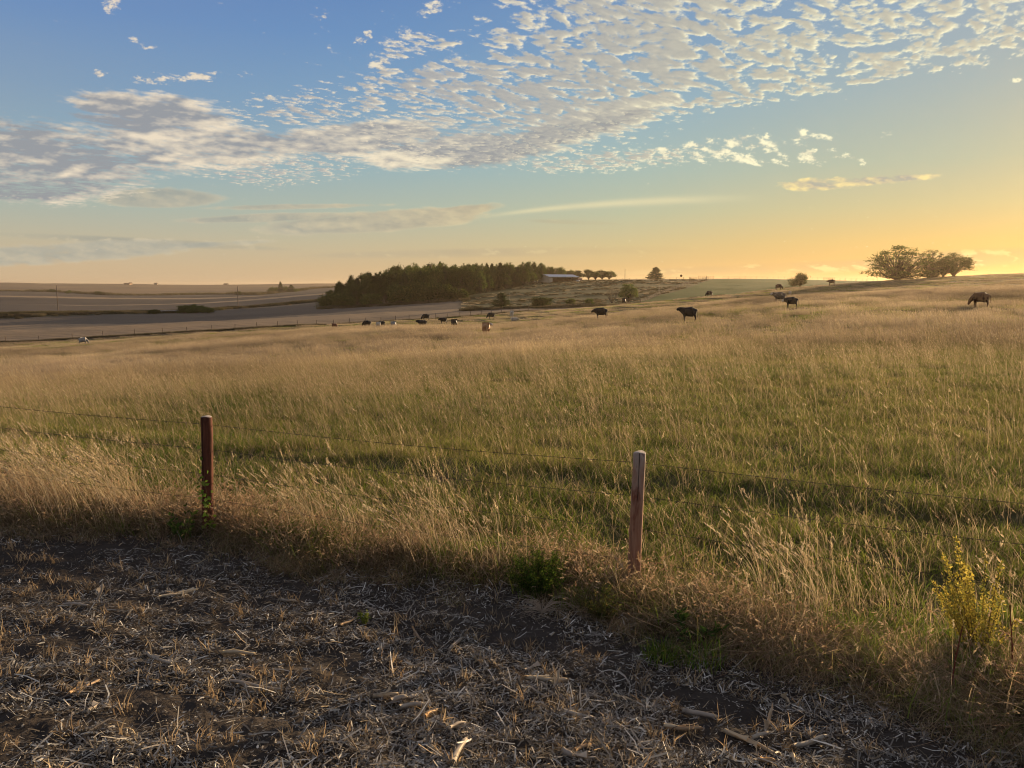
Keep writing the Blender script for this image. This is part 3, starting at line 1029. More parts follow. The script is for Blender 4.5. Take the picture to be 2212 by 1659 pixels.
lush = [proto('lush_tuft', tuft(80, .17, .14, .42, .008, (-.12, -.1), [(.10, .20, .025), (.16, .26, .035), (.07, .14, .02), (.25, .27, .05)], .55, 4, droop=.35), GRASS) for _ in range(3)]
low_mess = [proto('low_dark_weeds', tuft(90, .22, .08, .26, .007, (-.1, -.2), [(.10, .09, .035), (.07, .085, .025), (.16, .11, .06), (.20, .14, .08)], .8, 3, curl=.8, droop=.3), DRY) for _ in range(4)]


def verge():
    n = 5200
    x = -12 + 21 * rng.random(n)
    s = rng.normal(.55, .42, n)
    cl = fbm(x * .9, s * 1.1, 3, .55, 100)
    y = edge(x) + s
    keep = (s > -.12) & (s < 1.35) & (y > 1.2) & (rng.random(n) < .25 + 1.5 * cl) & (np.abs(np.arctan2(x, y)) < R(72))
    for fx, fy in ((.99, 6.0), (-2.96, 7.3)):
        keep &= ~((np.abs(x - fx) < .22) & (y < fy) & (y > fy - .75) & (rng.random(n) < .72))
    x, y, cl, s = x[keep], y[keep], cl[keep], s[keep]
    k = rng.random(len(x))
    wl = sst(x, .2, 1.6) * .35
    idx = np.where(k < .60 - wl, rng.integers(0, 7, len(x)), np.where(k < .80, 7 + rng.integers(0, 4, len(x)), 11 + rng.integers(0, 4, len(x))))
    idx = np.where((s < .12) & (k > .35), 11 + rng.integers(0, 4, len(x)), idx)
    sc = (.55 + .5 * rng.random(len(x))) * (.45 + .75 * cl) * (.75 + .45 * sst(s, 0, .6))
    g = scatter('verge_grass', tangle + foxtail + low_mess, ground_pts(x, y), rng.random(len(x)) * 6.28, sc, idx=idx)
    tag(g, 'reddish brown tangle of dead grass along the edge of the stubble', 'grass', kind='stuff')
    # tall brome leaning left, in drifts round the fence line
    n = 1500
    x = -12 + 21 * rng.random(n)
    y = fence_y(x) + rng.normal(-.05, .38, n) + .15
    dens = fbm(x * 1.1 + 7, y * .5, 3, .5, 101)
    keep = (rng.random(n) < (dens - .42) * np.interp(x, [-4, 0, 1.5], [1.5, 1.7, 2.6])) & (y > edge(x) + .25)
    x, y = x[keep], y[keep]
    g = scatter('brome_grass', brome, ground_pts(x, y), (rng.random(len(x)) - .5) * .8, (.55 + .40 * rng.random(len(x))))
    tag(g, 'tall pale seed stems leaning left along the wire fence', 'grass', kind='stuff')
    # juicy green tufts
    sp = [(1030, 1195, 3), (640, 1160, 5), (560, 1120, 4), (180, 1085, 2), (2060, 1400, 12), (2150, 1450, 12), (1960, 1420, 7), (1500, 1400, 2), (1240, 1270, 3), (2190, 1330, 6), (1880, 1360, 5), (700, 1165, 5), (950, 1215, 4)]
    X_, Y_ = [], []
    for px, py, k in sp:
        q = -2.38 / float(slope(py))
        for _ in range(k * 3):
            X_.append(float(lat(px, py)) * q + random.gauss(0, .16)); Y_.append(q + random.gauss(0, .14))
    x, y = np.array(X_), np.array(Y_)
    g = scatter('green_grass_tufts', lush, ground_pts(x, y), rng.random(len(x)) * 6.28, (.32 + .4 * rng.random(len(x))))
    tag(g, 'bright green grass tufts growing among the dead verge grass', 'grass', kind='stuff')


verge()


# ---- stubble field: chopped straw litter, short stubs in rows
def stubble():
    n = 390000
    a = np.radians(-60 + 121 * rng.random(n))
    r = 2.2 * (9.5 / 2.2) ** (rng.random(n) ** 1.25)
    x, y = r * np.sin(a), r * np.cos(a)
    s = y - edge(x)
    cl = fbm(x * 1.7, y * 2.4, 4, .6, 110)
    rowp = .5 + .5 * np.cos((y + .40 * x - 5.62) * 2 * math.pi / .38)
    keep = (s < .25) & (rng.random(n) < np.clip((cl - .38) * 5.0 + .25 * rowp, .12, 1)) & (rng.random(n) > sst(s, -.7, .2) * .12)
    x, y, cl = x[keep], y[keep], cl[keep]
    n = len(x)
    z = height(x, y)
    L = .010 + .062 * rng.random(n) ** 2.4
    big = rng.random(n) < .035
    L = np.where(big, .06 + .11 * rng.random(n), L)
    w = np.where(big, .003 + .006 * rng.random(n), .0022 + .0070 * rng.random(n) ** 1.5)
    az = rng.random(n) * math.pi * 2
    up = rng.normal(0, .22, n) + np.where(rng.random(n) < .10, .6, 0)
    d = np.stack([np.cos(az) * np.cos(up), np.sin(az) * np.cos(up), np.sin(up)], -1)
    sd = np.cross(d, [0, 0, 1.0]); sd /= np.linalg.norm(sd, axis=1)[:, None] + 1e-6
    nn = np.cross(sd, d)
    roll = rng.random(n)[:, None] * 1.6 - .8
    sd = sd * np.cos(roll) + nn * np.sin(roll)
    c = np.stack([x, y, z + .004 + .010 * rng.random(n) + np.abs(np.sin(up)) * L * .5], -1)
    arch = np.zeros((n, 3)); arch[:, 2] = rng.normal(0, .06, n) * L
    sidebow = sd * (rng.normal(0, .045, n) * L)[:, None]
    V = np.zeros((n, 3, 2, 3), np.float32)
    for i, t in enumerate((-.5, 0, .5)):
        p = c + d * (L * t)[:, None] + (arch + sidebow) * (1 if i == 1 else 0)
        ww = (w * (.55 if i != 1 else .5) * (1 - .3 * (i == 2)))[:, None]
        V[:, i, 0], V[:, i, 1] = p - sd * ww, p + sd * ww
    F = (np.arange(n)[:, None, None] * 6 + np.array([0, 2])[None, :, None] + np.array([0, 1, 3, 2])[None, None]).reshape(-1, 4)
    C = pal(n, [(.24, .215, .185), (.36, .33, .285), (.15, .13, .11), (.58, .55, .49), (.080, .066, .054), (.33, .26, .17)], [.26, .22, .16, .10, .18, .08], .3)
    o = mesh_obj('straw_litter', V.reshape(-1, 3), F, STRAWM, attrs={'col': np.repeat(C, 6, 0)})
    tag(o, 'chopped pale straw and husks lying over the dark stubble soil', 'straw litter', kind='stuff')
    # stubs in rows
    STC = [(.48, .35, .21), (.38, .27, .16), (.58, .46, .30), (.28, .20, .13)]
    stubs = [proto('stub_clump', tuft(8, .035, .035, .115, .0065, (0, 0), STC, .6, 3, curl=.35) + tuft(5, .06, .03, .09, .0040, (0, 0), STC, 1.0, 3, curl=.8, droop=.4), DRY) for _ in range(8)]
    hairy = [proto('root_straw', tuft(12, .12, .02, .09, .0032, (0, 0), [(.34, .26, .17), (.22, .17, .12), (.44, .36, .26)], 2.0, 4, curl=1.0, droop=.5), DRY) for _ in range(5)]
    xs, ys = [], []
    for k in range(-6, 20):
        xx = np.arange(-9, 7, .055) + rng.normal(0, .03, len(np.arange(-9, 7, .055)))
        off = -.28 - k * .38
        yy = 5.9 - .40 * xx + off + rng.normal(0, .028, len(xx)) + .05 * np.sin(xx * .7 + k)
        m = fbm(xx * 1.1, yy * 1.1 + k * 3, 3, .55, 111) > .41
        xs.append(xx[m]); ys.append(yy[m])
    x, y = np.concatenate(xs), np.concatenate(ys)
    keep = (y < edge(x) - .12) & (np.hypot(x, y) > 2.2) & (np.abs(np.arctan2(x, y)) < R(60))
    x, y = x[keep], y[keep]
    m2 = 900
    x2 = -7 + 12 * rng.random(m2); y2 = 2 + 6 * rng.random(m2)
    k2 = (y2 < edge(x2) - .02)
    x2, y2 = x2[k2], y2[k2]
    idx = np.concatenate([rng.integers(0, 8, len(x)), 8 + rng.integers(0, 5, len(x2))])
    x, y = np.concatenate([x, x2]), np.concatenate([y, y2])
    g = scatter('grain_stubble', stubs + hairy, ground_pts(x, y) + np.array([0, 0, .012]), rng.random(len(x)) * 6.28, .55 + .65 * rng.random(len(x)), idx=idx,
                tilt=rng.normal(0, .22, (len(x), 2)))
    tag(g, 'short cut stubs standing in ragged rows across the dark soil', 'stubble', kind='stuff')


stubble()

# ------------------------------------------------------------------ the near fence
def wood_mat(name, a, b, stain, k=.5):
    m, nt, out = new_mat(name)
    tc = nt.nodes.new('ShaderNodeTexCoord').outputs['Object']
    x, y, z = sep(nt, tc)
    g = noise(nt, vec(nt, x * 60.0, y * 60.0, z * 4.0), 1.0, 6, .6)
    p = noise(nt, vec(nt, x * 9.0, y * 9.0, z * 3.0), 1.0, 4, .55)
    c = mixc(nt, ((g - .3) * 1.8).clamp(), a, b)
    if k > .8:
        c = mixc(nt, z.ss(.55, 1.15) * p.ss(.30, .55) * .85, c, (.40, .34, .30))
    c = mixc(nt, p.ss(.50, .62) * k, c, stain)
    kn = noise(nt, vec(nt, x * 14.0, y * 14.0, z * 6.0), 1.0, 2, .5)
    c = mixc(nt, kn.ss(.68, .75) * .8, c, (.07, .022, .012))
    crack = noise(nt, vec(nt, x * 45.0, y * 45.0, z * 1.1), 1.0, 2, .5)
    c = mixc(nt, crack.ss(.66, .70) * .8, c, (.02, .012, .008))
    principled(nt, out, c, .85, .2, g - crack.ss(.64, .70) * 1.5, .6, .008)
    return m


WOOD_R = wood_mat('weathered_red_wood', (.24, .11, .065), (.42, .25, .17), (.15, .040, .022), .9)
WOOD_D = wood_mat('dark_red_wood', (.085, .028, .016), (.17, .060, .034), (.05, .016, .010), .6)
ENDG = simple_mat('end_grain', (.42, .36, .31), .3, 60, .9, .4)
GREYW = simple_mat('grey_weathered_wood', (.16, .12, .09), .35, 8, .9)
WIRE = simple_mat('rusty_wire', (.060, .040, .030), .4, 30, .6, 0, .4, .3)
STEEL = simple_mat('galvanised_steel', (.45, .45, .44), .1, 20, .4, 0, .5, .6)


def post_mesh(h, r, seed, below=.4):
    rg = np.random.default_rng(seed)
    nz, na = 26, 22
    V, F, mi = [], [], []
    zs = list(np.linspace(-below, h - .012, nz)) + [h - .003, h]
    ph = rg.random(6) * 6.28
    for i, z in enumerate(zs):
        rr = r * (1.03 - .06 * (z + below) / (h + below))
        if i == nz: rr *= .95
        if i == nz + 1: rr *= .86
        for k in range(na):
            a = 2 * math.pi * k / na
            q = rr * (1 + .035 * math.sin(2 * a + ph[0] + z * 1.2) + .025 * math.sin(3 * a + ph[1] - z * 2) + .018 * math.sin(7 * a + ph[2]) + .012 * rg.normal())
            V.append((q * math.cos(a) + .008 * math.sin(z * 3 + ph[3]), q * math.sin(a), z + (.004 * math.sin(a * 2 + ph[4]) if i >= nz else 0)))
    m = len(zs)
    for i in range(m - 1):
        for k in range(na):
            b = (k + 1) % na
            F.append((i * na + k, i * na + b, (i + 1) * na + b, (i + 1) * na + k))
            mi.append(0 if i < nz else 1)
    V.append((0, 0, h + .001)); c = len(V) - 1
    for k in range(na):
        F.append(((m - 1) * na + k, (m - 1) * na + (k + 1) % na, c)); mi.append(1)
    return V, F, mi


FP = [(-6.91, 8.60), (-2.96, 7.30), (0.99, 6.00), (4.94, 4.70)]
FTOP = [-1.13, -1.2476, -1.311, -1.42]
FW = [[-1.23, -1.46, -1.70, -1.95], [-1.336, -1.580, -1.83, -2.08], [-1.41, -1.685, -1.955, -2.22], [-1.52, -1.82, -2.14, -2.42]]
FLEAN = [(0, 0), (R(0.3), R(1.4)), (R(.4), R(.7)), (0, R(-1))]


def near_fence():
    root = empty('wire_fence', (FP[1][0], FP[1][1], hz(*FP[1])))
    tag(root, 'barbed wire fence on round wooden posts between the stubble and the pasture', 'fence')
    bpy.context.view_layer.update()
    o0 = root.location

    def loc(o, p):
        o.location = Vector(p) - o0
    for i, (x, y) in enumerate(FP):
        g = hz(x, y)
        h = FTOP[i] - g
        V, F, mi = post_mesh(h, .0525, 40 + i)
        p = mesh_obj('post', V, F, [WOOD_D if i in (0, 1) else WOOD_R, ENDG], root, mi=mi, smooth=True)
        loc(p, (x, y, g))
        p.rotation_euler = (FLEAN[i][0], FLEAN[i][1], .3 * i)
        if i == 1: p['label'] = 'dark reddish post with a green vine at its foot'
        if i == 2: p['label'] = 'pale weathered post with a red stain near its top'
        for wz in FW[i]:
            st = MB()
            st.tube([(.02, .052, wz - g - .012), (.02, .062, wz - g), (.02, .052, wz - g + .012)], .0016, 4)
            st.build('staple', STEEL, p)
    for k in range(4):
        m = MB()
        for i in range(3):
            a = Vector((FP[i][0] + .02, FP[i][1] + .058, FW[i][k]))
            b = Vector((FP[i + 1][0] + .02, FP[i + 1][1] + .058, FW[i + 1][k]))
            n = 40
            for strand in (0, 1):
                pts = []
                for j in range(n * 3 + 1):
                    t = j / (n * 3)
                    p = a.lerp(b, t)
                    p.z -= .028 * math.sin(math.pi * t)
                    ph = t * 95 + strand * math.pi
                    p += Vector((.0, math.cos(ph), math.sin(ph))) * .0016
                    pts.append(p - o0)
                m.tube(pts, .0013, 4, False)
            for j in range(1, 34):
                t = j / 34
                p = a.lerp(b, t)
                p.z -= .028 * math.sin(math.pi * t)
                p -= o0
                for q in range(2):
                    d = Vector((random.gauss(0, .3), random.gauss(0, 1), random.gauss(0, 1))).normalized() * .016
                    m.tube([p - d, p + d], .0013, 3)
        m.build('wire', WIRE, root)


near_fence()

# ------------------------------------------------------------------ cornstalks lying in the stubble
STALK = leaf_mat('dry_cornstalk', .05, .10, 7.0, (.30, .25, .20), .8, .25, .7)


def ground_hit(px, py):
    k = float(slope(py))
    Yv = np.linspace(2.0, 12, 500)
    u = float(lat(px, py))
    i = np.argmax(height(u * Yv, Yv) >= k * Yv)
    Y = float(Yv[i]); x = u * Y
    return Vector((x, Y, hz(x, Y)))


def stalk_mesh(L, r, seed, root=False):
    rg = random.Random(seed)
    m = MB()
    nseg = max(5, int(L / .018))
    pts, rad, colr = [], [], []
    ph = rg.random() * 6
    bow = rg.uniform(-.05, .05) * L
    step = rg.uniform(.07, .13)
    off = rg.random() * step
    for i in range(nseg + 1):
        t = i / nseg
        d = t * L + off
        q = abs((d / step) % 1 - .5)
        node = max(0, 1 - abs(q - .5) * step / .006) if q > .4 else 0
        rr = r * (1 - .18 * t) * (1 + .20 * node)
        if i == nseg: rr *= .7
        pts.append(((t - .5) * L, bow * math.sin(math.pi * t), .004 * math.sin(t * 7 + ph)))
        rad.append(rr)
        colr.append(1 - node * .6)
    m.tube(pts, rad, 9, False)
    base = np.array(rg.choice([(.52, .40, .25), (.46, .40, .32), (.60, .48, .31), (.40, .35, .29), (.42, .27, .14)]))
    col = [base * colr[i // 9] * rg.uniform(.8, 1.15) for i in range((nseg + 1) * 9)]
    # pithy ends and torn fibres
    for e, s in ((0, -1), (nseg, 1)):
        c = Vector(pts[e])
        n0 = m.n
        m.add([c + Vector((s * .001, 0, 0))], [])
        ring = [e * 9 + k for k in range(9)]
        for k in range(9):
            m.F.append((ring[k], ring[(k + 1) % 9], n0))
        col.append(base * 1.3)
        for q in range(5 if not root else 9):
            a = rg.random() * 6.28
            p = c + Vector((0, math.cos(a) * rad[e] * .9, math.sin(a) * rad[e] * .9))
            ln = rg.uniform(.008, .035) * (1 if s > 0 else 1.2)
            d = Vector((s * ln, rg.gauss(0, .006), rg.gauss(0, .006)))
            w = Vector((0, math.sin(a), -math.cos(a))) * .0022
            n0 = m.n
            m.add([p - w, p + w, p + d], [(0, 1, 2)])
            col += [base * .9] * 3
    # a loose strip of husk
    for q in range(2):
        t0 = rg.random() * .5
        a = rg.random() * 3.1
        n0 = m.n
        P = []
        for j in range(5):
            u = (t0 + j * .1 - .5) * L
            lift = r * 1.05 + .006 * j * j * .4 * rg.random()
            for s in (-1, 1):
                aa = a + s * .5
                P.append((u, math.cos(aa) * lift, math.sin(aa) * lift))
        m.add(P, [(2 * j, 2 * j + 1, 2 * j + 3, 2 * j + 2) for j in range(4)])
        col += [base * 1.15] * 10
    return m, col


RT = MB()


def stalks():
    # end points measured in the photo (2560 px wide), converted to bearings
    def a7(x, y): return ((x / 2.458) * .8641, (1400 + y / 2.458) * .8641)
    def a8(x, y): return ((900 + x / 2.765) * .8641, (1450 + y / 2.765) * .8641)
    def a6(x, y): return ((1600 + x / 2.023) * .8641, (1100 + y / 2.023) * .8641)
    S = [
        (a7(980, 255), a7(1215, 205), .012, 'long tan cornstalk lying across the stubble below the left fence post', 0),
        (a7(600, 205), a7(645, 310), .012, 'short upright cornstalk stub standing in the stubble at the far left', 0),
        (a7(390, 285), a7(540, 292), .012, 'grey cornstalk half sunk beside the short upright stub', 0),
        (a7(430, 850), a7(615, 775), .010, 'slanting grey cornstalk alone in the fine straw at lower left', 0),
        (a7(940, 788), a7(1040, 780), .012, 'short bright tan cornstalk piece with a dark joint at lower left', 0),
        (a7(1415, 762), a7(1725, 815), .011, 'long bluish grey cornstalk lying level in the lower left stubble', 0),
        (a7(1460, 725), a7(1570, 755), .012, 'split pale cornstalk piece just above the long bluish grey one', 0),
        (a7(545, 955), a7(595, 920), .011, None, 0),
        (a7(1370, 585), a7(1570, 592), .014, 'thick brown cornstalk half buried in the middle left stubble', 0),
        (a7(905, 590), a7(1050, 655), .012, None, 0),
        (a7(1725, 262), a7(1820, 270), .013, None, 0),
        (a7(2095, 412), a7(2180, 375), .010, None, 0),
        (a7(1450, 690), a7(1610, 686), .005, None, 0),
        (a8(365, 350), a8(440, 450), .009, None, 0),
        (a8(620, 510), a8(700, 435), .014, None, 0),
        (a8(800, 580), a8(940, 512), .009, 'slim pale cornstalk rising to a cut end at the centre of the stubble', 0),
        (a8(1140, 650), a8(1228, 608), .012, 'short cornstalk with a slanted cut just above the frayed banded one', 0),
        (a8(1150, 710), a8(1430, 725), .016, 'long banded cornstalk with fans of dry roots at its left end', 1),
        (a8(1362, 725), a8(1358, 790), .009, None, 0),
        (a8(90, 835), a8(265, 812), .015, 'thick cornstalk lying left of the jointed pair at bottom centre', 0),
        (a8(215, 880), a8(320, 835), .018, 'thick jointed cornstalk stub with a frayed left end at bottom centre', 1),
        (a8(320, 845), a8(385, 828), .008, None, 0),
        (a8(275, 918), a8(445, 890), .017, 'flat grey cornstalk lying below the jointed stub', 0),
        (a8(445, 965), a8(530, 925), .014, 'pale cornstalk end with a brown torn tip', 0),
        (a8(620, 1055), a8(730, 1015), .011, None, 0),
        (a8(640, 1300), a8(730, 1140), .019, 'thick tan cornstalk pointing at the viewer with a dark root ball behind', 1),
        (a8(490, 1190), a8(570, 1250), .015, None, 0),
        (a8(1410, 930), a8(1610, 975), .015, 'pale ribbed cornstalk lying level right of bottom centre', 0),
        (a8(1395, 1210), a8(1465, 1245), .021, 'stubby cream cornstalk butt with a frayed root end at the bottom edge', 1),
        (a8(1465, 1235), a8(1630, 1265), .008, None, 0),
        (a8(1480, 1205), a8(1590, 1160), .012, None, 0),
        (a8(1750, 810), a8(1890, 860), .008, None, 0),
        (a8(2100, 1035), a8(2212, 1055), .013, None, 0),
        (a6(215, 1385), a6(390, 1418), .018, 'thick white cornstalk with a shaggy left end below the right fence post', 1),
        (a6(125, 1468), a6(310, 1482), .014, 'smooth grey cornstalk below the shaggy white one', 0),
        (a6(640, 1520), a6(655, 1430), .011, 'forked pale cornstalk standing out of the straw at lower right', 0),
        (a6(560, 1540), a6(645, 1510), .013, None, 0),
        (a6(425, 1495), a6(680, 1605), .015, 'longest grey cornstalk, curving through the lower right stubble', 0),
        (a6(780, 1575), a6(945, 1530), .015, 'tan cornstalk with a split root end at lower right', 1),
        (a6(720, 1315), a6(755, 1345), .012, None, 0),
        (a6(600, 1640), a6(680, 1645), .015, None, 0),
        (a6(1680, 1440), a6(1765, 1475), .011, None, 0),
        (a6(1820, 1540), a6(1935, 1565), .012, None, 0),
        (a6(770, 1610), a6(785, 1655), .012, None, 0),
    ]
    for i, (p, q, r, lab, root) in enumerate(S):
        A, B = ground_hit(*p), ground_hit(*q)
        d = B - A
        L = max(d.length, .05)
        r = r * .84
        up = i in (1, 18, 35)
        m, colr = stalk_mesh(L if not up else .13, r, 200 + i, bool(root))
        o = mesh_obj('cornstalk', np.array([tuple(v) for v in m.V]), m.F, STALK, attrs={'col': np.array(colr)}, smooth=True)
        c = (A + B) / 2
        o.location = (c.x, c.y, max(hz(c.x, c.y), c.z) + r * .85 + .010)
        o.rotation_euler = (random.random() * 6, -math.asin(max(-1, min(1, d.z / L))), math.atan2(d.y, d.x)) if not up else (0, R(-72), random.random())
        if up: o.location.z += .045
        tag(o, lab or 'small broken piece of dry cornstalk lying in the straw', 'cornstalk', 'broken cornstalks in the stubble')
        if root:
            v, f, cc = join(tuft(46, .012, .04, .13, .0022, (0, 0), [(.20, .15, .10), (.30, .23, .15), (.12, .08, .05)], 1.0, 4, curl=.8))
            rt = mesh_obj('root', v, f, DRY, o, attrs={'col': cc})
            rt.location = (-L / 2 + .01, 0, 0)
            rt.rotation_euler = (0, R(-80), 0)


stalks()


# ------------------------------------------------------------------ single weeds of the verge
def feathery(name, n_st, h, spread, colr, leafL, leafW, per, seed, lean=(0, 0), top=.2):
    """stems that carry many fine leaflets"""
    rg = np.random.default_rng(seed)
    L, S = [], MB()
    for i in range(n_st):
        a = rg.random() * 6.28
        q = spread * math.sqrt(rg.random())
        hh = h * (.55 + .5 * rg.random()) * (1 - .35 * q / spread)
        tip = np.array([math.cos(a) * q + lean[0] * hh, math.sin(a) * q + lean[1] * hh, hh])
        b0 = np.array([math.cos(a) * q * .15, math.sin(a) * q * .15, 0])
        pts = [b0 + (tip - b0) * t + np.array([0, 0, -.08 * hh * math.sin(t * 3.14) * -1]) for t in np.linspace(0, 1, 6)]
        S.tube([tuple(p) for p in pts], [.003, .0028, .0024, .002, .0016, .001], 4, False)
        t = top + (1 - top) * rg.random(per)
        P = b0 + (tip - b0) * t[:, None] + rg.normal(0, .028 * h, (per, 3)) * (1.15 - t)[:, None]
        L.append(P)
    P = np.concatenate(L)
    n = len(P)
    D = rg.normal(0, 1, (n, 3)); D[:, 2] += .8
    D /= np.linalg.norm(D, axis=1)[:, None]
    s = np.cross(D, rg.normal(0, 1, (n, 3))); s /= np.linalg.norm(s, axis=1)[:, None]
    ln, w = (leafL * (.5 + rg.random(n)))[:, None], (leafW * (.6 + .8 * rg.random(n)))[:, None]
    V = np.stack([P, P + D * ln * .5 - s * w, P + D * ln, P + D * ln * .5 + s * w], 1).reshape(-1, 3)
    F = np.arange(n)[:, None] * 4 + np.arange(4)[None]
    C = np.repeat(pal(n, colr, var=.3), 4, 0)
    return V, F, C, S


def weed(name, label, px, py, Y, **k):
    p = Vector((float(lat(px, py)) * Y, Y, 0))
    p.z = hz(p.x, p.y)
    root = empty(name, p)
    tag(root, label, 'weed')
    V, F, C, S = feathery(name, **k)
    mesh_obj('foliage', V, F, WEED, root, attrs={'col': C})
    S.build('stem', STEMM, root)
    return root


STEMM = simple_mat('weed_stem_bark', (.16, .12, .05), .3, 30)
REDST = simple_mat('red_weed_stem', (.14, .035, .022), .3, 30)
weed('weed_bush', 'dense dark green feathery weed in front of the right fence post', 1165, 1270, 5.80, n_st=85, h=.40, spread=.27, colr=[(.055, .10, .018), (.08, .13, .022), (.035, .065, .014), (.14, .17, .03)], leafL=.022, leafW=.0035, per=90, seed=3)
weed('weed_bush', 'small olive weed at the foot of the verge left of the right post', 1300, 1310, 5.35, n_st=34, h=.30, spread=.20, colr=[(.10, .12, .03), (.16, .12, .04), (.07, .08, .025)], leafL=.020, leafW=.004, per=50, seed=9)
weed('yellow_weed', 'tall feathery yellow flowering weed by the fence at the right edge', 2120, 1330, 4.75, n_st=36, h=.88, spread=.25, colr=[(.60, .47, .08), (.52, .42, .08), (.66, .52, .12), (.30, .30, .07)], leafL=.020, leafW=.005, per=120, seed=4, lean=(-.16, 0), top=.35)
weed('broadleaf_weed', 'leafy green weed growing left of the dark fence post', 398, 1100, 7.1, n_st=9, h=.34, spread=.20, colr=[(.09, .14, .03), (.13, .18, .04), (.06, .10, .025)], leafL=.050, leafW=.017, per=11, seed=5)
weed('broadleaf_weed', 'dark leafy weed low in the verge at right', 1500, 1390, 5.0, n_st=14, h=.20, spread=.20, colr=[(.04, .075, .018), (.06, .10, .025)], leafL=.06, leafW=.011, per=9, seed=6)
weed('broadleaf_weed', 'lone small green seedling in the bare soil at centre left', 785, 1345, 5.25, n_st=6, h=.15, spread=.05, colr=[(.12, .16, .03), (.17, .20, .05)], leafL=.022, leafW=.006, per=26, seed=11)


def vine():
    x, y = FP[1]
    g = hz(x, y)
    root = empty('climbing_vine', (x, y, g))
    tag(root, 'green leafy vine climbing the dark fence post', 'vine')
    rg = np.random.default_rng(12)
    S, P = MB(), []
    for j in range(4):
        pts = []
        a0 = -1.9 + j * .45
        top = (.84, .74, .58, .45)[j]
        for t in np.linspace(0, 1, 16):
            a = a0 + .8 * math.sin(t * 4 + j)
            r = .062 + .02 * (1 - t) + .015 * rg.random()
            pts.append((math.cos(a) * r, math.sin(a) * r, t * top))
        S.tube(pts, .0022, 4, False)
        for t in np.linspace(.1, 1, 14):
            i = int(t * 15)
            P.append(np.array(pts[i]) + rg.normal(0, .018, 3))
    S.build('stem', STEMM, root)
    P = np.array(P); n = len(P)
    D = rg.normal(0, 1, (n, 3)); D[:, 1] -= .7; D[:, 2] -= .1
    D /= np.linalg.norm(D, axis=1)[:, None]
    s = np.cross(D, [0.2, -.6, .7]); s /= np.linalg.norm(s, axis=1)[:, None]
    ln, w = .045 * (.6 + .7 * rg.random((n, 1))), .019 * (.7 + .6 * rg.random((n, 1)))
    V = np.stack([P, P + D * ln * .4 - s * w, P + D * ln, P + D * ln * .4 + s * w], 1).reshape(-1, 3)
    mesh_obj('foliage', V, np.arange(n)[:, None] * 4 + np.arange(4)[None], WEED, root, attrs={'col': np.repeat(pal(n, [(.20, .30, .04), (.30, .38, .07), (.12, .20, .03)]), 4, 0)})


vine()


def dead_roots():
    p = Vector((float(lat(1170, 1300)) * 5.45, 5.45, 0)); p.z = hz(p.x, p.y)
    m = MB()
    for i in range(70):
        a = random.uniform(-3.14, 3.14)
        L = random.uniform(.12, .34)
        pts = []
        up = random.uniform(.15, 1.1)
        for j in range(8):
            t = j / 7
            q = L * t
            pts.append((math.cos(a + t * random.uniform(-.2, .5)) * q, math.sin(a) * q * .7, .02 + q * up * (1 - t * .95) * 1.6))
        m.tube(pts, [.0018 * (1 - .6 * j / 7) for j in range(8)], 3, False)
    o = m.build('dry_root_tangle', simple_mat('dry_roots', (.34, .27, .20), .3, 20))
    o.location = p
    tag(o, 'wiry pale dry plant tangle below the green feathery weed', 'dead plant')
    for i, (px, py, Y, h, ln) in enumerate([(2052, 1500, 4.25, .42, .10), (2190, 1440, 4.45, .48, -.12)]):
        x = float(lat(px, py)) * Y
        m = MB()
        m.tube([(0, 0, 0), (ln * h * .4, 0, h * .5), (ln * h, 0, h)], [.0055, .004, .0025], 6)
        for t in (.4, .55, .7, .85):
            m.tube([(ln * h * t, 0, h * t), (ln * h * t + random.uniform(-.07, .07), .02, h * t + .09)], [.0022, .001], 4)
        o = m.build('weed_stalk', REDST)
        o.location = (x, Y, hz(x, Y))
        tag(o, ['dark red bare weed stalk leaning in the verge at lower right', 'dark red bare weed stalk at the right edge of the frame'][i], 'weed')


dead_roots()


# ------------------------------------------------------------------ cattle
def coat_mat(name, base, patch, white=(.62, .56, .48), scale=1.6, lo=.5, hi=.56, amount=0.0):
    m, nt, out = new_mat(name)
    tc = nt.nodes.new('ShaderNodeTexCoord').outputs['Object']
    n = noise(nt, tc, scale, 3, .5)
    c = mixc(nt, n.ss(lo, hi) * amount, base, patch)
    h = noise(nt, tc, 30.0, 4, .6)
    c = mixc(nt, h * .5, c, tuple(v * .55 for v in base))
    c = mixc(nt, attr(nt, 'face'), c, white)
    principled(nt, out, c, .6, .25, h, .4, .01)
    return m


COATS = {
    'black': coat_mat('black_coat', (.012, .009, .008), (.02, .015, .012)),
    'blackwhite': coat_mat('black_and_white_coat', (.013, .010, .009), (.55, .50, .44), scale=1.1, lo=.60, hi=.63, amount=1),
    'dark': coat_mat('dark_brown_coat', (.035, .016, .010), (.06, .028, .016), amount=.6),
    'chestnut': coat_mat('chestnut_coat', (.10, .040, .020), (.14, .06, .03), amount=.6),
    'cream': coat_mat('cream_coat', (.56, .46, .34), (.66, .58, .46), amount=.6),
    'grey': coat_mat('pale_grey_coat', (.30, .28, .26), (.46, .42, .37), amount=.8),
    'smoky': coat_mat('smoky_cream_coat', (.14, .10, .07), (.40, .34, .26), amount=.8),
    'red': coat_mat('red_tan_coat', (.42, .20, .08), (.60, .42, .24), scale=.8, lo=.42, hi=.6, amount=.9),
    'redbrown': coat_mat('red_brown_coat', (.15, .045, .02), (.5, .40, .28), scale=1.4, lo=.62, hi=.65, amount=1),
}
BASE = {'rump': ((-.74, 0, 1.06), .34, .42), 'loin': ((-.40, 0, 1.02), .40, .46), 'barrel': ((0, 0, .98), .45, .50), 'chest': ((.40, 0, .98), .38, .50), 'shoulder': ((.68, 0, 1.06), .27, .40)}
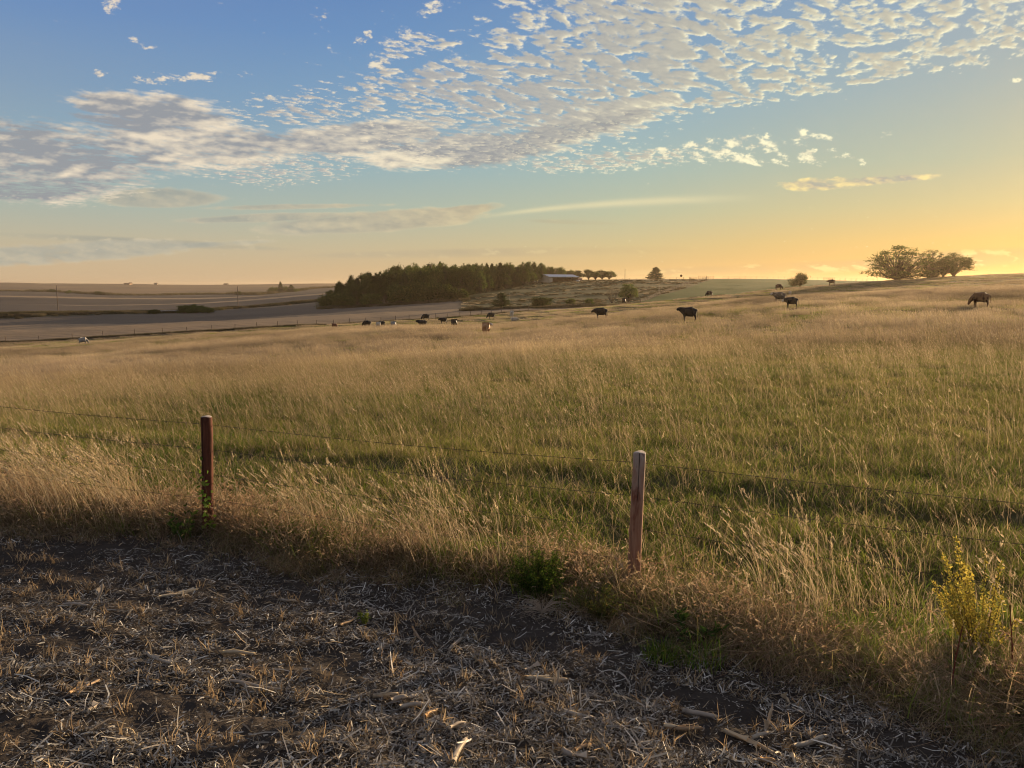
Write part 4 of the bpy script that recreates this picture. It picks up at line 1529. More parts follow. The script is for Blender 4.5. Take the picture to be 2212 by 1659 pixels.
NECKS = {
    'stand': [((.98, 0, 1.24), .19, .27), ((1.20, 0, 1.36), .15, .18), ((1.36, 0, 1.26), .13, .15), ((1.52, 0, 1.13), .10, .11)],
    'low': [((.98, 0, 1.12), .19, .28), ((1.22, 0, 1.12), .15, .18), ((1.38, 0, 1.00), .13, .15), ((1.52, 0, .86), .10, .11)],
    'graze': [((.95, 0, .92), .19, .26), ((1.12, 0, .66), .15, .18), ((1.20, 0, .46), .13, .15), ((1.27, 0, .27), .10, .11)],
    'look': [((.95, -.08, 1.24), .19, .26), ((1.10, -.26, 1.36), .15, .18), ((1.14, -.42, 1.26), .13, .15), ((1.17, -.58, 1.15), .10, .11)],
}


def cow_mesh(pose, lying=False):
    vs, es, rs = [], [], []

    def add(p, rx, ry=None, link=None):
        vs.append(p); rs.append((rx, ry or rx))
        if link is not None: es.append((link, len(vs) - 1))
        return len(vs) - 1
    dz = -.62 if lying else 0
    T = lambda p: (p[0], p[1], p[2] + dz)
    ids = {}
    prev = None
    for k in ('barrel', 'chest', 'shoulder'):
        p, rx, ry = BASE[k]
        prev = ids[k] = add(T(p), rx, ry, prev)
    neck = NECKS[pose]
    for p, rx, ry in neck:
        prev = add(T(p), rx, ry, prev)
        ids.setdefault('neck', []).append(prev)
    prev = ids['barrel']
    for k in ('loin', 'rump'):
        p, rx, ry = BASE[k]
        prev = ids[k] = add(T(p), rx, ry, prev)
    poll = neck[1][0]
    d = Vector(neck[2][0]) - Vector(neck[1][0])
    sd = d.cross(Vector((0, 0, 1))).normalized()
    for s in (-1, 1):
        e = Vector(poll) + sd * s * .21 + Vector((0, 0, .05))
        m_ = Vector(poll) + sd * s * .13 + Vector((0, 0, .05))
        a = add(T(tuple(m_)), .035, .03, ids['neck'][1])
        add(T(tuple(e)), .022, .04, a)
        if not lying:
            w = .03 * s
            a = add((.50 + w, s * .19, .70), .14, .18, ids['chest'])
            a = add((.53 + w, s * .18, .42), .075, .08, a)
            a = add((.50 + w, s * .17, .13), .050, .052, a)
            add((.53 + w, s * .17, .0), .05, .05, a)
            a = add((-.70 - w, s * .20, .76), .17, .24, ids['rump'])
            a = add((-.82 - w, s * .18, .45), .08, .095, a)
            a = add((-.74 - w, s * .17, .13), .052, .056, a)
            add((-.71 - w, s * .17, .0), .05, .05, a)
        else:
            a = add((.48, s * .24, .22), .09, .10, ids['chest'])
            a = add((.78, s * .24, .10), .05, .05, a)
            add((.52, s * .22, .05), .045, .045, a)
            a = add((-.60, s * .30, .22), .13, .14, ids['rump'])
            a = add((-.30, s * .36, .09), .055, .055, a)
            add((-.58, s * .36, .05), .045, .045, a)
    a = add(T((-1.00, 0, 1.22)), .035, .035, ids['rump'])
    a = add(T((-1.06, .01, .95)), .022, .022, a)
    a = add(T((-1.05, .02, .66)), .022, .022, a)
    add(T((-1.03, .02, .48 if not lying else .70)), .045, .045, a)
    me = bpy.data.meshes.new('cow_form')
    me.from_pydata(vs, es, [])
    o = bpy.data.objects.new('cow_form', me)
    COL.objects.link(o)
    md = o.modifiers.new('s', 'SKIN')
    sv = me.skin_vertices[0].data
    for i, r in enumerate(rs): sv[i].radius = r
    sv[0].use_root = True
    sb = o.modifiers.new('b', 'SUBSURF'); sb.levels = 2
    dg = bpy.context.evaluated_depsgraph_get()
    out = bpy.data.meshes.new_from_object(o.evaluated_get(dg))
    bpy.data.objects.remove(o)
    co = np.zeros(len(out.vertices) * 3); out.vertices.foreach_get('co', co); co = co.reshape(-1, 3)
    sq = np.array([.82, 1.0, 1.05])
    out.vertices.foreach_set('co', (co * sq).ravel())
    h1, h2 = np.array(T(neck[2][0])), np.array(T(neck[3][0]))
    t = np.clip(((co - h1) @ (h2 - h1)) / ((h2 - h1) @ (h2 - h1)), -.6, 1.4)
    dist = np.linalg.norm(co - (h1 + t[:, None] * (h2 - h1)), axis=1)
    ea = out.attributes.new('head', 'FLOAT', 'POINT')
    ea.data.foreach_set('value', (dist < .19).astype(np.float32))
    out.polygons.foreach_set('use_smooth', np.ones(len(out.polygons), bool))
    out.materials.clear()
    return out


COWS = {}
APPARENT = {180: 185, 723: 185, 793: 180, 825: 185, 818: 180, 850: 180, 913: 160, 920: 205, 958: 190, 981: 160, 1061: 205, 1051: 116, 1106: 200, 1110: 185, 1298: 126, 1348: 225, 1487: 100, 1532: 225, 1684: 128, 1709: 124, 1706: 225, 1682: 225, 1796: 250, 2116: 96}


def cow(label, px, py, Yg, head, coat, pose='graze', white_face=False, lying=False, size=1.0, cat='cow'):
    ya = APPARENT.get(px, Yg)
    key = (pose, lying)
    if key not in COWS: COWS[key] = cow_mesh(pose, lying)
    me = COWS[key].copy()
    n = len(me.vertices)
    f = np.zeros(n, np.float32); me.attributes['head'].data.foreach_get('value', f)
    a = me.attributes.new('face', 'FLOAT', 'POINT')
    a.data.foreach_set('value', f * (1.0 if white_face else 0.0))
    me.materials.append(COATS[coat])
    o = bpy.data.objects.new('cow' if cat == 'cow' else 'calf', me)
    COL.objects.link(o)
    Yv = np.linspace(Yg * .8, Yg * 1.25, 46)
    u = float(lat(px, py))
    e = np.abs(height(u * Yv, Yv) / Yv - float(slope(py))) + np.abs(Yv - Yg) / Yg * .004
    Y = float(Yv[np.argmin(e)]); x = u * Y
    o.location = (x, Y, hz(x, Y) + (.03 if Y < 115 else .12))
    COWPOS.append((x, Y))
    # heading is measured against the line of sight: 180 faces left, 0 right, 90 away
    o.rotation_euler = (0, 0, R(head) - math.atan2(x, Y))
    o.scale = (max(.66, 1.20 * size * Y / ya),) * 3
    tag(o, label, cat, 'cattle grazing in the pasture')
    return o


cow('pale grey cow grazing alone near the lower boundary fence at far left', 180, 747, 155, -5, 'grey')
cow('red brown calf with a white patch, grazing at the left end of the herd', 723, 714, 135, -40, 'redbrown', size=.8, cat='calf')
cow('black cow grazing leftwards, next to the calf at the left end of the herd', 793, 711, 132, 165, 'black')
cow('black cow half hidden behind a cream one in the herd', 825, 711, 137, 140, 'black', size=.95)
cow('cream cow seen from behind, grazing in front of a black one', 818, 713, 129, 80, 'cream')
cow('pale grey cow seen from behind, grazing right of the cream one', 850, 712, 130, 115, 'grey')
cow('black cow with white patches on its back, head raised to the left', 913, 714, 122, 160, 'blackwhite', 'stand')
cow('black cow beside the far fence posts behind the white-patched cow', 920, 694, 165, 175, 'black')
cow('black cow low in the grass between the white-patched cow and the boundary fence', 958, 702, 145, 172, 'black', 'low', size=.9)
cow('stout black cow turned away, grazing right of the low black one', 981, 710, 125, 112, 'black')
cow('black cow grazing leftwards on the slope just above the tan cow', 1061, 691, 150, 170, 'black')
cow('tan and red cow with a white face looking back to the right', 1051, 725, 98, 75, 'red', 'look', True)
cow('cream cow standing tail-on beside the boundary fence end', 1106, 688, 165, 86, 'cream', 'low')
cow('white calf lying in the grass in front of the tail-on cream cow', 1110, 695, 140, 10, 'cream', 'low', lying=True, size=.9, cat='calf')
cow('large black cow walking left with its head held low at centre right', 1298, 691, 106, 176, 'black', 'low', size=1.05)
cow('small dark cow on the crest at the centre, seen end on', 1348, 659, 195, 70, 'dark', 'graze', size=.95)
cow('large black cow nearest the viewer, standing side on with head raised', 1487, 718, 86, 178, 'black', 'stand', size=1.05)
cow('black cow grazing on the crest below the diagonal board fence', 1532, 644, 200, 150, 'black')
cow('smoky cream cow with head raised, behind the black white-faced one', 1684, 656, 108, 174, 'smoky', 'stand', True)
cow('black cow with a white face standing in front of the smoky cream one', 1709, 668, 99, 176, 'black', 'low', True)
cow('small pale calf on the slope behind the smoky cream cow', 1706, 640, 150, 95, 'cream', 'stand', size=.75, cat='calf')
cow('dark cow low behind the crest above the pale calf', 1682, 628, 205, 20, 'dark', 'graze', size=.95)
cow('dark cow on the skyline slope right of the round bush', 1796, 618, 215, 172, 'dark', 'low', size=1.05)
cow('dark brown cow grazing alone on the right-hand slope', 2116, 671, 79, 168, 'chestnut', 'graze', size=1.05)

make_pasture()

# ------------------------------------------------------------------ trees
LEAF = leaf_mat('tree_leaves', .42, .05, .10, None, 0, .95, .7)
BARK = simple_mat('bark', (.085, .062, .045), .35, 2.5, .95, .5)


def skeleton(rg, start, d, L, r, depth, S, ends, spread, ratio, up=.15, kids=(2, 4)):
    pts, rad = [start], [r]
    p, dd = Vector(start), Vector(d)
    for i in range(3):
        dd = (dd + Vector((rg.gauss(0, .14), rg.gauss(0, .14), rg.gauss(0, .10) + up * .25))).normalized()
        p = p + dd * L / 3
        pts.append(tuple(p)); rad.append(r * (1 - .28 * (i + 1) / 3))
    S.tube(pts, rad, 5 if depth > 1 else 4, False)
    if depth == 0:
        ends.append(tuple(p)); return
    if depth == 1: ends.append(tuple(p))
    for k in range(rg.randint(*kids)):
        a = rg.random() * 6.28
        side = dd.orthogonal().normalized()
        side.rotate(Matrix.Rotation(a, 3, dd))
        nd = (dd + side * spread * rg.uniform(.6, 1.3)).normalized()
        nd = (nd + Vector((0, 0, up))).normalized()
        st = Vector(pts[rg.choice((2, 3))])
        skeleton(rg, tuple(st), nd, L * ratio * rg.uniform(.75, 1.2), r * .58, depth - 1, S, ends, spread, ratio, up, kids)


def cards(P, size, cols, rg, flat=0.0):
    n = len(P)
    D = rg.normal(0, 1, (n, 3)); D[:, 2] -= flat
    D /= np.linalg.norm(D, axis=1)[:, None]
    s = np.cross(D, rg.normal(0, 1, (n, 3))); s /= np.linalg.norm(s, axis=1)[:, None]
    ln, w = (size * (.6 + .9 * rg.random(n)))[:, None], (size * .34 * (.6 + .8 * rg.random(n)))[:, None]
    V = np.stack([P - D * ln * .5, P - s * w, P + D * ln * .5, P + s * w], 1).reshape(-1, 3)
    C = np.array(cols)[rg.integers(0, len(cols), n)] * (.75 + .5 * rg.random((n, 1)))
    return V, np.arange(n)[:, None] * 4 + np.arange(4)[None], np.repeat(C, 4, 0)


DG = [(.034, .062, .014), (.050, .080, .018), (.022, .042, .011), (.09, .115, .026)]
OL = [(.15, .16, .045), (.19, .18, .055), (.11, .13, .035)]
CED = [(.030, .046, .020), (.042, .056, .022), (.024, .036, .016)]


def normalise(V, S):
    A = np.array([tuple(v) for v in S.V])
    allv = np.concatenate([V, A])
    lo, hi = allv.min(0), np.percentile(allv, 99.7, axis=0)
    h = hi[2]
    w = max(np.percentile(V[:, 0], 98) - np.percentile(V[:, 0], 2), np.percentile(V[:, 1], 98) - np.percentile(V[:, 1], 2))
    k = np.array([1 / w, 1 / w, 1 / h])
    S.V = [tuple(v) for v in A * k]
    return V * k


def tree_proto(kind, seed):
    rg, r2 = random.Random(seed), np.random.default_rng(seed)
    S, ends = MB(), []
    if kind in ('round', 'open', 'poplar'):
        # leafy masses spread through a crown envelope, each carried by its own limb
        nb, sg, k = {'open': (170, .033, 46), 'round': (120, .048, 60), 'poplar': (115, .042, 60)}[kind]
        fork = {'open': .05, 'round': .14, 'poplar': .20}[kind]
        PP = []
        lobes = [(rg.random() * 6.28, rg.uniform(.0, .8), rg.uniform(.86, 1.14)) for _ in range(9)]
        for j in range(nb):
            a = rg.random() * 6.28
            e = math.asin(rg.uniform(-.22 if kind != 'open' else -.05, 1))
            q = rg.uniform(.30 if kind == 'open' else .45, 1.0) ** .5
            lump = 1.0
            for (la, le, lk) in lobes:
                dd = abs((a - la + math.pi) % (2 * math.pi) - math.pi) + abs(e - le)
                if dd < .75: lump *= lk
            if kind == 'open':
                R_, z0, zr = .50, .10, .88
            elif kind == 'round':
                R_, z0, zr = .50, .42, .56
            else:
                R_, z0, zr = .50, .36, .62
            q *= lump
            c = Vector((math.cos(a) * math.cos(e) * R_ * q, math.sin(a) * math.cos(e) * R_ * q, z0 + math.sin(e) * zr * q))
            if kind == 'poplar': c.x, c.y = c.x * (1 - .35 * c.z), c.y * (1 - .35 * c.z)
            if c.z < .04: continue
            f = Vector((rg.gauss(0, .02), rg.gauss(0, .02), fork * rg.uniform(.3, 1.6)))
            m1 = f.lerp(c, .45) + Vector((0, 0, -.03 if kind == 'open' else .05)) + Vector((rg.gauss(0, .02), rg.gauss(0, .02), 0))
            m2 = f.lerp(c, .75) + Vector((rg.gauss(0, .015), rg.gauss(0, .015), .01))
            r0 = .0075 if j % 7 else .016
            S.tube([(0, 0, -.02), tuple(f), tuple(m1), tuple(m2), tuple(c)], [r0 * 1.2, r0, r0 * .7, r0 * .45, r0 * .2], 4, False)
            n = int(k * rg.uniform(.5, 1.4))
            PP.append(np.array(c) + r2.normal(0, sg * rg.uniform(.7, 1.3), (n, 3)) * np.array([1.15, 1.15, .8]))
        S.tube([(0, 0, -.06), (0, 0, .02), (0, 0, fork)], [.042, .030, .022], 7, False)
        V, F, C = cards(np.concatenate(PP), {'open': .026, 'round': .034, 'poplar': .034}[kind], (OL + DG[:2]) if kind == 'open' else (DG + OL[:1]), r2)
    elif kind == 'cedar':
        S.tube([(0, 0, -.05), (0, 0, .5), (.01, 0, .97)], [.03, .02, .004], 6)
        PP = []
        for j in range(190):
            t = .04 + .94 * rg.random() ** 1.15
            R_ = (.50 * (1 - t) ** .72 + .02) * rg.uniform(.7, 1.22)
            a = rg.random() * 6.28
            tip = Vector((math.cos(a) * R_, math.sin(a) * R_, t + R_ * .12))
            S.tube([(0, 0, t - .05), tuple(tip)], [.006, .002], 3, False)
            m = int(46 * (R_ + .12) / .4)
            u = .3 + .75 * r2.random((m, 1)) ** .7
            PP.append(np.array([0, 0, t - .05]) + (np.array(tip) - np.array([0, 0, t - .05])) * u + r2.normal(0, .022, (m, 3)))
        V, F, C = cards(np.concatenate(PP), .034, CED, r2, -.6)
    elif kind == 'shrub':
        for j in range(9):
            a = j * .7 + rg.random()
            skeleton(rg, (0, 0, -.05), Vector((math.cos(a) * rg.uniform(.3, 1.2), math.sin(a) * rg.uniform(.3, 1.2), 1)).normalized(), .42, .016, 2, S, ends, .75, .66, .1, (2, 3))
        E = np.array(ends)
        P = np.repeat(E, int(5200 / len(E)), 0) + r2.normal(0, .075, (int(5200 / len(E)) * len(E), 3))
        q = P * np.array([.9, .9, .45])
        P = np.concatenate([P, q[r2.random(len(q)) < .5]])
        P = P[P[:, 2] > .0]
        V, F, C = cards(P, .050, DG + OL[:1], r2)
    else:                            # bare twiggy bush
        for j in range(16):
            a = j * .41 + rg.random()
            skeleton(rg, (0, 0, -.05), Vector((math.cos(a) * rg.uniform(.2, .9), math.sin(a) * rg.uniform(.2, .9), 1)).normalized(), .45, .008, 3, S, ends, .5, .62, .2, (2, 3))
        E = np.array(ends)
        V, F, C = cards(np.repeat(E, 2, 0) + r2.normal(0, .03, (2 * len(E), 3)), .03, [(.16, .13, .09)], r2)
    V = normalise(V, S)
    crown = mesh_obj('crown', V, F, LEAF, link=False, attrs={'col': C})
    trunk = mesh_obj('trunk', np.array(S.V), S.F, BARK, link=False)
    return crown.data, trunk.data


TP = {k: [tree_proto(k, 1000 + i * 7 + hash_) for i in range(n)] for k, n, hash_ in (('round', 5, 1), ('poplar', 3, 2), ('cedar', 4, 3), ('shrub', 4, 4), ('open', 2, 5), ('bare', 1, 6))}


def tree(label, px, Y, hgt, wid, kind, group=None, name=None, cat='tree', which=None, rz=None, py=650, sink=0.0, tilt=(0, 0)):
    x = float(lat(px, py)) * Y
    root = empty(name or {'cedar': 'cedar_tree', 'shrub': 'shrub', 'bare': 'bare_shrub'}.get(kind, 'broadleaf_tree'), (x, Y, hz(x, Y) - sink))
    root.rotation_euler = (tilt[0], tilt[1], random.random() * 6.28 if rz is None else rz)
    root.scale = (wid, wid, hgt)
    c, t = TP[kind][random.randrange(len(TP[kind])) if which is None else which]
    for nm, d in (('crown', c), ('trunk', t)):
        o = bpy.data.objects.new(nm, d)
        COL.objects.link(o)
        o.parent = root
    tag(root, label, cat, group)
    return root


def grove():
    top = lambda px: float(np.interp(px, [700, 712, 740, 770, 820, 850, 900, 960, 1040, 1100, 1140, 1190, 1215, 1235], [640, 618, 603, 597, 590, 583, 580, 576, 578, 576, 573, 576, 584, 600]))
    G = 'trees of the farm windbreak grove'
    lab = {'round': 'dark broadleaf tree crowded inside the windbreak grove', 'poplar': 'tall narrow-crowned tree rising in the middle of the windbreak grove', 'cedar': 'dark pointed conifer in the windbreak grove'}
    rows = [(338, 706, 1000, 21, 'front'), (350, 716, 1040, 19, 'mid'), (364, 735, 1080, 18, 'mid'), (380, 760, 1140, 17, 'back'), (398, 800, 1190, 17, 'back'), (416, 850, 1222, 17, 'back')]
    for Y, a, b, st, kind in rows:
        px = a
        while px < b:
            p = px + random.uniform(-5, 5)
            Yj = Y + random.uniform(-4, 4)
            x = float(lat(p)) * Yj
            z = hz(x, Yj)
            ztop = float(slope(top(p) + (random.uniform(-4, 7) if kind != 'front' else random.uniform(12, 34)) + (7 if kind == 'mid' else 0))) * Yj
            h = max(3.5, ztop - z)
            k = random.choice(['round', 'round', 'poplar', 'cedar', 'round', 'poplar'] if kind != 'front' else ['round', 'round', 'cedar', 'round'])
            w = h * {'round': .62, 'poplar': .42, 'cedar': .42}[k] * random.uniform(.8, 1.15)
            w = max(w, 5.0)
            h *= 1.10
            tree(lab[k] if kind != 'front' else {'round': 'rounded broadleaf tree on the field side of the windbreak grove', 'cedar': 'squat conifer on the field side of the windbreak grove'}[k], p, Yj, h * 1.02, w, k, G)
            px += st
    # slope end of the grove towards the shed
    for px, Y, tp, k in [(1010, 345, 606, 'cedar'), (1030, 352, 600, 'cedar'), (1052, 358, 592, 'poplar'), (1072, 364, 594, 'cedar'), (1092, 368, 590, 'poplar'), (1112, 374, 588, 'cedar'), (1132, 378, 590, 'round'), (1150, 386, 588, 'round'), (1164, 420, 580, 'round'), (1180, 425, 577, 'round'), (1196, 428, 577, 'round'), (1211, 430, 580, 'round'), (1224, 432, 586, 'shrub')]:
        x = float(lat(px)) * Y
        h = float(slope(tp)) * Y - hz(x, Y)
        tree('tree at the uphill end of the windbreak grove, towards the open shed', px, Y, h, max(5.5, h * .6), k, G, name='windbreak_tree')
    for px, Y, h, w, lb in [(716, 330, 6.5, 9, 'round dark shrub at the left foot of the windbreak grove'), (745, 328, 5.2, 8, 'broad shrub at the field edge under the grove, second from its left end'),
                        (800, 327, 5.6, 9, 'low wide shrub at the field edge left of the grove middle'), (868, 326, 8.0, 11, 'light green bushy shrub standing out at the front of the grove'),
                        (906, 326, 9.5, 11, 'tall pointed olive shrub in front of the middle of the grove'), (950, 326, 7.0, 11, 'wide dark shrub at the front of the grove, right of the pointed one'),
                        (988, 325, 5.0, 9, 'low shrub where the grove meets the barn hill')]:
        tree(lb, px, Y, h, w, 'shrub', 'shrubs along the front of the grove')
    # open trees behind the shed
    for i, (px, tp, w, k) in enumerate([(1232, 583, 6.5, 'round'), (1247, 584, 6, 'round'), (1271, 582, 6.5, 'round'), (1286, 586, 6, 'round'), (1300, 583, 7, 'round'), (1315, 585, 7.5, 'round')]):
        Y = 432 + (i % 3) * 5
        x = float(lat(px)) * Y
        h = float(slope(tp)) * Y - hz(x, Y)
        tree('dark crowned tree in the short row behind the open shed', px, Y, h, w, k, 'row of trees behind the shed', which=i % 5)


grove()

tree('dark cone-shaped cedar alone at the foot of the barn hill', 1083, 246, 5.0, 5.0, 'cedar', which=0)
tree('low wide dark bush between the lone cedar and the crest', 1168, 250, 3.4, 6.2, 'shrub', cat='bush', which=1)
tree('olive rounded tree rising behind the crest beside the bare bush', 1357, 262, 6.2, 6.0, 'round', which=2)
tree('bare grey twiggy bush on the barn hill', 1321, 262, 5.2, 6.5, 'bare', cat='bush')
tree('ragged dark cedar on the skyline right of the tall pole', 1415, 405, 6.6, 7.6, 'cedar', which=2)
tree('round dark bush on the green field left of the big trees', 1727, 296, 4.9, 6.2, 'shrub', cat='bush', which=2)
tree('small scrubby bush on the barn hill above the low wide bush', 1232, 262, 2.2, 3, 'shrub', cat='bush', which=3)
tree('small dark scrub bush on the barn hill left of the bare bush', 1272, 262, 2.0, 3.2, 'shrub', cat='bush', which=0)
tree('large spreading open tree, biggest of the three on the right skyline', 1936, 232, 10.0, 17.0, 'open', which=0, rz=.4)
tree('middle tree of the three on the right skyline, loose and see-through', 2007, 240, 8.6, 8.6, 'open', which=1, rz=1.3)
tree('dense dark flat-bottomed tree, right one of the three on the skyline', 2056, 243, 7.4, 10.2, 'round', which=3, rz=2.2)
tree('low leafy tree filling the gap under the middle skyline tree', 2034, 241, 5.6, 6.0, 'round', which=1)
for i, (px, h, w, k, lb) in enumerate([(592, 8.5, 17, 'shrub', 'round bush at the left of the far cluster on the left hills'), (607, 15.5, 8, 'cedar', 'tallest pointed tree of the far cluster on the left hills'),
                                      (617, 9, 8, 'shrub', 'small tree between the pointed ones of the far cluster'), (630, 10.5, 11, 'cedar', 'short broad conifer at the right of the far cluster'), (640, 5, 8, 'shrub', 'lowest bush at the right end of the far cluster')]):
    tree(lb, px, 1130, h, w, k, 'far tree cluster on the left hills', sink=.5)
for i, (px, Y, w) in enumerate([(113, 1240, 12), (150, 1180, 8), (213, 1120, 9), (515, 1040, 8)]):
    tree('tiny far bush on the dark terrace line across the left hills', px, Y, 5, w, 'shrub', 'tiny bushes on the terrace line', cat='bush')
for i, (px, Y, h, w) in enumerate([(398, 318, 3.2, 5), (412, 322, 3.6, 6), (424, 316, 3.0, 6), (436, 320, 2.6, 6), (448, 312, 2.2, 5), (330, 310, 1.8, 4)]):
    tree('dark bush in the thicket beside the road culvert', px, Y, h, w, 'shrub', 'thicket beside the culvert', cat='bush')

# rough dark growth on the road bank and along boundaries
rank = [proto('rank_weeds', tuft(260, 1.6, .3, 1.3, .09, (-.1, 0), [(.050, .055, .022), (.07, .065, .03), (.035, .04, .018), (.10, .08, .045)], .6, 2), DRY) for _ in range(3)]


def rank_growth():
    X_, Y_, S_ = [], [], []
    pxs = np.linspace(-120, 1000, 1500)
    yr = np.interp(pxs, [-300, 0, 124, 400, 513, 700, 1000], [280, 298, 306, 345, 385, 420, 470])
    for px, y0 in zip(pxs, yr):
        Y = y0 - 9 - abs(random.gauss(0, 5))
        X_.append(float(lat(px)) * Y); Y_.append(Y); S_.append(random.uniform(.6, 1.3))
    for px in np.linspace(-120, 900, 420):
        Y = float(np.interp(px, [-300, 0, 110, 280, 450, 560, 700, 900], [1260, 1250, 1300, 1060, 1240, 1000, 1350, 1400])) + random.gauss(0, 10)
        X_.append(float(lat(px)) * Y); Y_.append(Y); S_.append(random.uniform(2.0, 4.2))
    pxs = np.linspace(-100, 1180, 900)
    yb = np.interp(pxs, [-300, 0, 400, 750, 1000, 1150, 1400], [172, 175, 180, 190, 204, 214, 215])
    for px, y0 in zip(pxs, yb):
        if px > 700 and random.random() < .5: continue
        Y = y0 + random.gauss(.6, .5)
        X_.append(float(lat(px)) * Y); Y_.append(Y); S_.append(random.uniform(.25, .5))
    for px in np.linspace(1000, 1560, 420):
        Y = float(np.interp(px, [1000, 1106, 1400, 1560], [236, 240, 232, 236])) + abs(random.gauss(4, 5))
        X_.append(float(lat(px)) * Y); Y_.append(Y); S_.append(random.uniform(.4, .9))
    for px in np.linspace(690, 1010, 260):
        Y = 322 + random.gauss(0, 3)
        X_.append(float(lat(px)) * Y); Y_.append(Y); S_.append(random.uniform(.6, 1.2))
    x, y = np.array(X_), np.array(Y_)
    g = scatter('rank_grass', rank, ground_pts(x, y), rng.random(len(x)) * 6, np.array(S_))
    tag(g, 'rank dark weeds along the road bank and field boundaries', 'weeds', kind='stuff')
    # rough tufts on the barn hill
    n = 4200
    px = rng.uniform(1000, 1560, n); Y = rng.uniform(240, 405, n)
    x = lat(px) * Y
    k = fbm(x * .05, Y * .16, 4, .6, 86) < .50
    x, Y = x[k], Y[k]
    keep = x / Y * PF + 1106 < np.interp(Y, [240, 300, 330, 400], [1340, 1450, 1490, 1540]) - 6
    x, Y = x[keep], Y[keep]
    g = scatter('hill_grass', rank[:2] + patch_f[:2], ground_pts(x, Y), rng.random(len(x)) * 6, rng.uniform(.25, .6, len(x)))
    tag(g, 'rough olive and straw coloured grass on the barn hill', 'grass', kind='stuff')


rank_growth()

# ------------------------------------------------------------------ far fences
def px_at(px, Y):
    x = float(lat(px)) * Y
    return Vector((x, Y, hz(x, Y)))


def far_fence(name, label, spots, h, r, rails, mat, rail_r=.02, jitter=.06, square=False, railmat=None):
    root = empty(name, spots[0])
    tag(root, label, 'fence')
    o0 = Vector(spots[0])
    pm = MB()
    if square: pm.box((0, 0, h / 2 - .2), (r * 2, r * 2, h + .4))
    else: pm.tube([(0, 0, -.3), (0, 0, h * .5), (.01, 0, h)], [r, r * .97, r * .9], 8)
    first = None
    for i, p in enumerate(spots):
        if first is None: o = first = pm.build('post', mat, root)
        else:
            o = first.copy(); COL.objects.link(o)
        o.location = Vector(p) - o0
        o.rotation_euler = (random.gauss(0, jitter * .5), random.gauss(0, jitter * .5), random.random())
        o.scale = (1, 1, random.uniform(.92, 1.06))
    for z in rails:
        m = MB()
        m.tube([tuple(Vector(p) - o0 + Vector((0, 0, z))) for p in spots], rail_r, 5)
        m.build('rail' if rail_r > .02 else 'wire', railmat or mat, root)
    return root


bp = [-68, 5, 78, 150.5, 218, 286.6, 347, 400.5, 455, 505, 552.7, 598, 641, 682, 719, 754, 789, 822, 854, 883, 913, 940.5, 966, 991.5, 1016, 1039.5, 1062, 1083, 1104, 1123, 1142]
far_fence('boundary_fence', 'wire fence on thin posts along the far lower edge of the pasture', [px_at(p, float(np.interp(p, [-300, 0, 400, 750, 1000, 1150], [172, 175, 180, 190, 204, 214])) + .8) for p in bp],
          1.35, .075, (1.2, .85, .5), GREYW, .012)
dp = [(1383 + (1528 - 1383) * t ** .86, 258 + (398 - 258) * t) for t in np.linspace(0, 1, 42)]
far_fence('board_fence', 'weathered post and rail fence running diagonally up between barn hill and green field', [px_at(a, b) for a, b in dp], 1.35, .09, (1.2, .8, .4), GREYW, .045, .03)
RUST = simple_mat('rust_red_pipe', (.30, .14, .08), .3, 10, .6)
far_fence('pipe_fence', 'thin rust coloured pipe fence along the skyline of the green field', [px_at(1560 + i * 12.0, 400) for i in range(28)], 1.45, .06, (1.4, .95, .5), RUST, .022, .02)
far_fence('skyline_fence', 'sparse wire fence on the skyline between the shed and the corral', [px_at(1330 + i * 14.5, 402 + (i % 2)) for i in range(12)], 1.3, .08, (1.1, .7), GREYW, .015, .08)
far_fence('crest_fence', 'last few thin posts on the skyline left of the big trees', [px_at(1893 + (i - 3) * 24, 330) for i in range(4)], 1.2, .05, (1.0,), RUST, .012, .04)
far_fence('hill_fence', 'low old fence along the foot of the barn hill', [px_at(1195 + i * 13.5, 242 + (i % 3) * .4) for i in range(15)], 1.2, .07, (1.0, .6), GREYW, .015, .08)


def gate(label, px, Y, w, h, rz):
    p = px_at(px, Y)
    root = empty('pipe_gate', p, rz)
    tag(root, label, 'gate')
    for s in (-1, 1):
        m = MB(); m.tube([(0, 0, -.3), (0, 0, h + .15)], .06, 6)
        o = m.build('post', RUST, root); o.location = (s * w / 2, 0, 0)
    m = MB()
    for z in np.linspace(.3, h, 5): m.tube([(-w / 2 + .08, 0, z), (w / 2 - .08, 0, z)], .03, 5)
    for t in np.linspace(-w / 2 + .1, w / 2 - .1, 5): m.tube([(t, 0, .28), (t, 0, h + .02)], .03, 5)
    m.build('panel', RUST, root)


gate('tall rust coloured corral panel at the top of the diagonal fence', 1516, 401, 4.2, 1.9, .1)
gate('second corral panel right of the tall one on the skyline', 1533, 402, 3.6, 1.7, -.1)
gate('low orange pipe gate on the skyline right of the round bush', 1787, 398, 4.5, 1.2, 0)
gate('corral panel on the skyline left of the diagonal fence top', 1496, 404, 4.0, 1.3, .05)


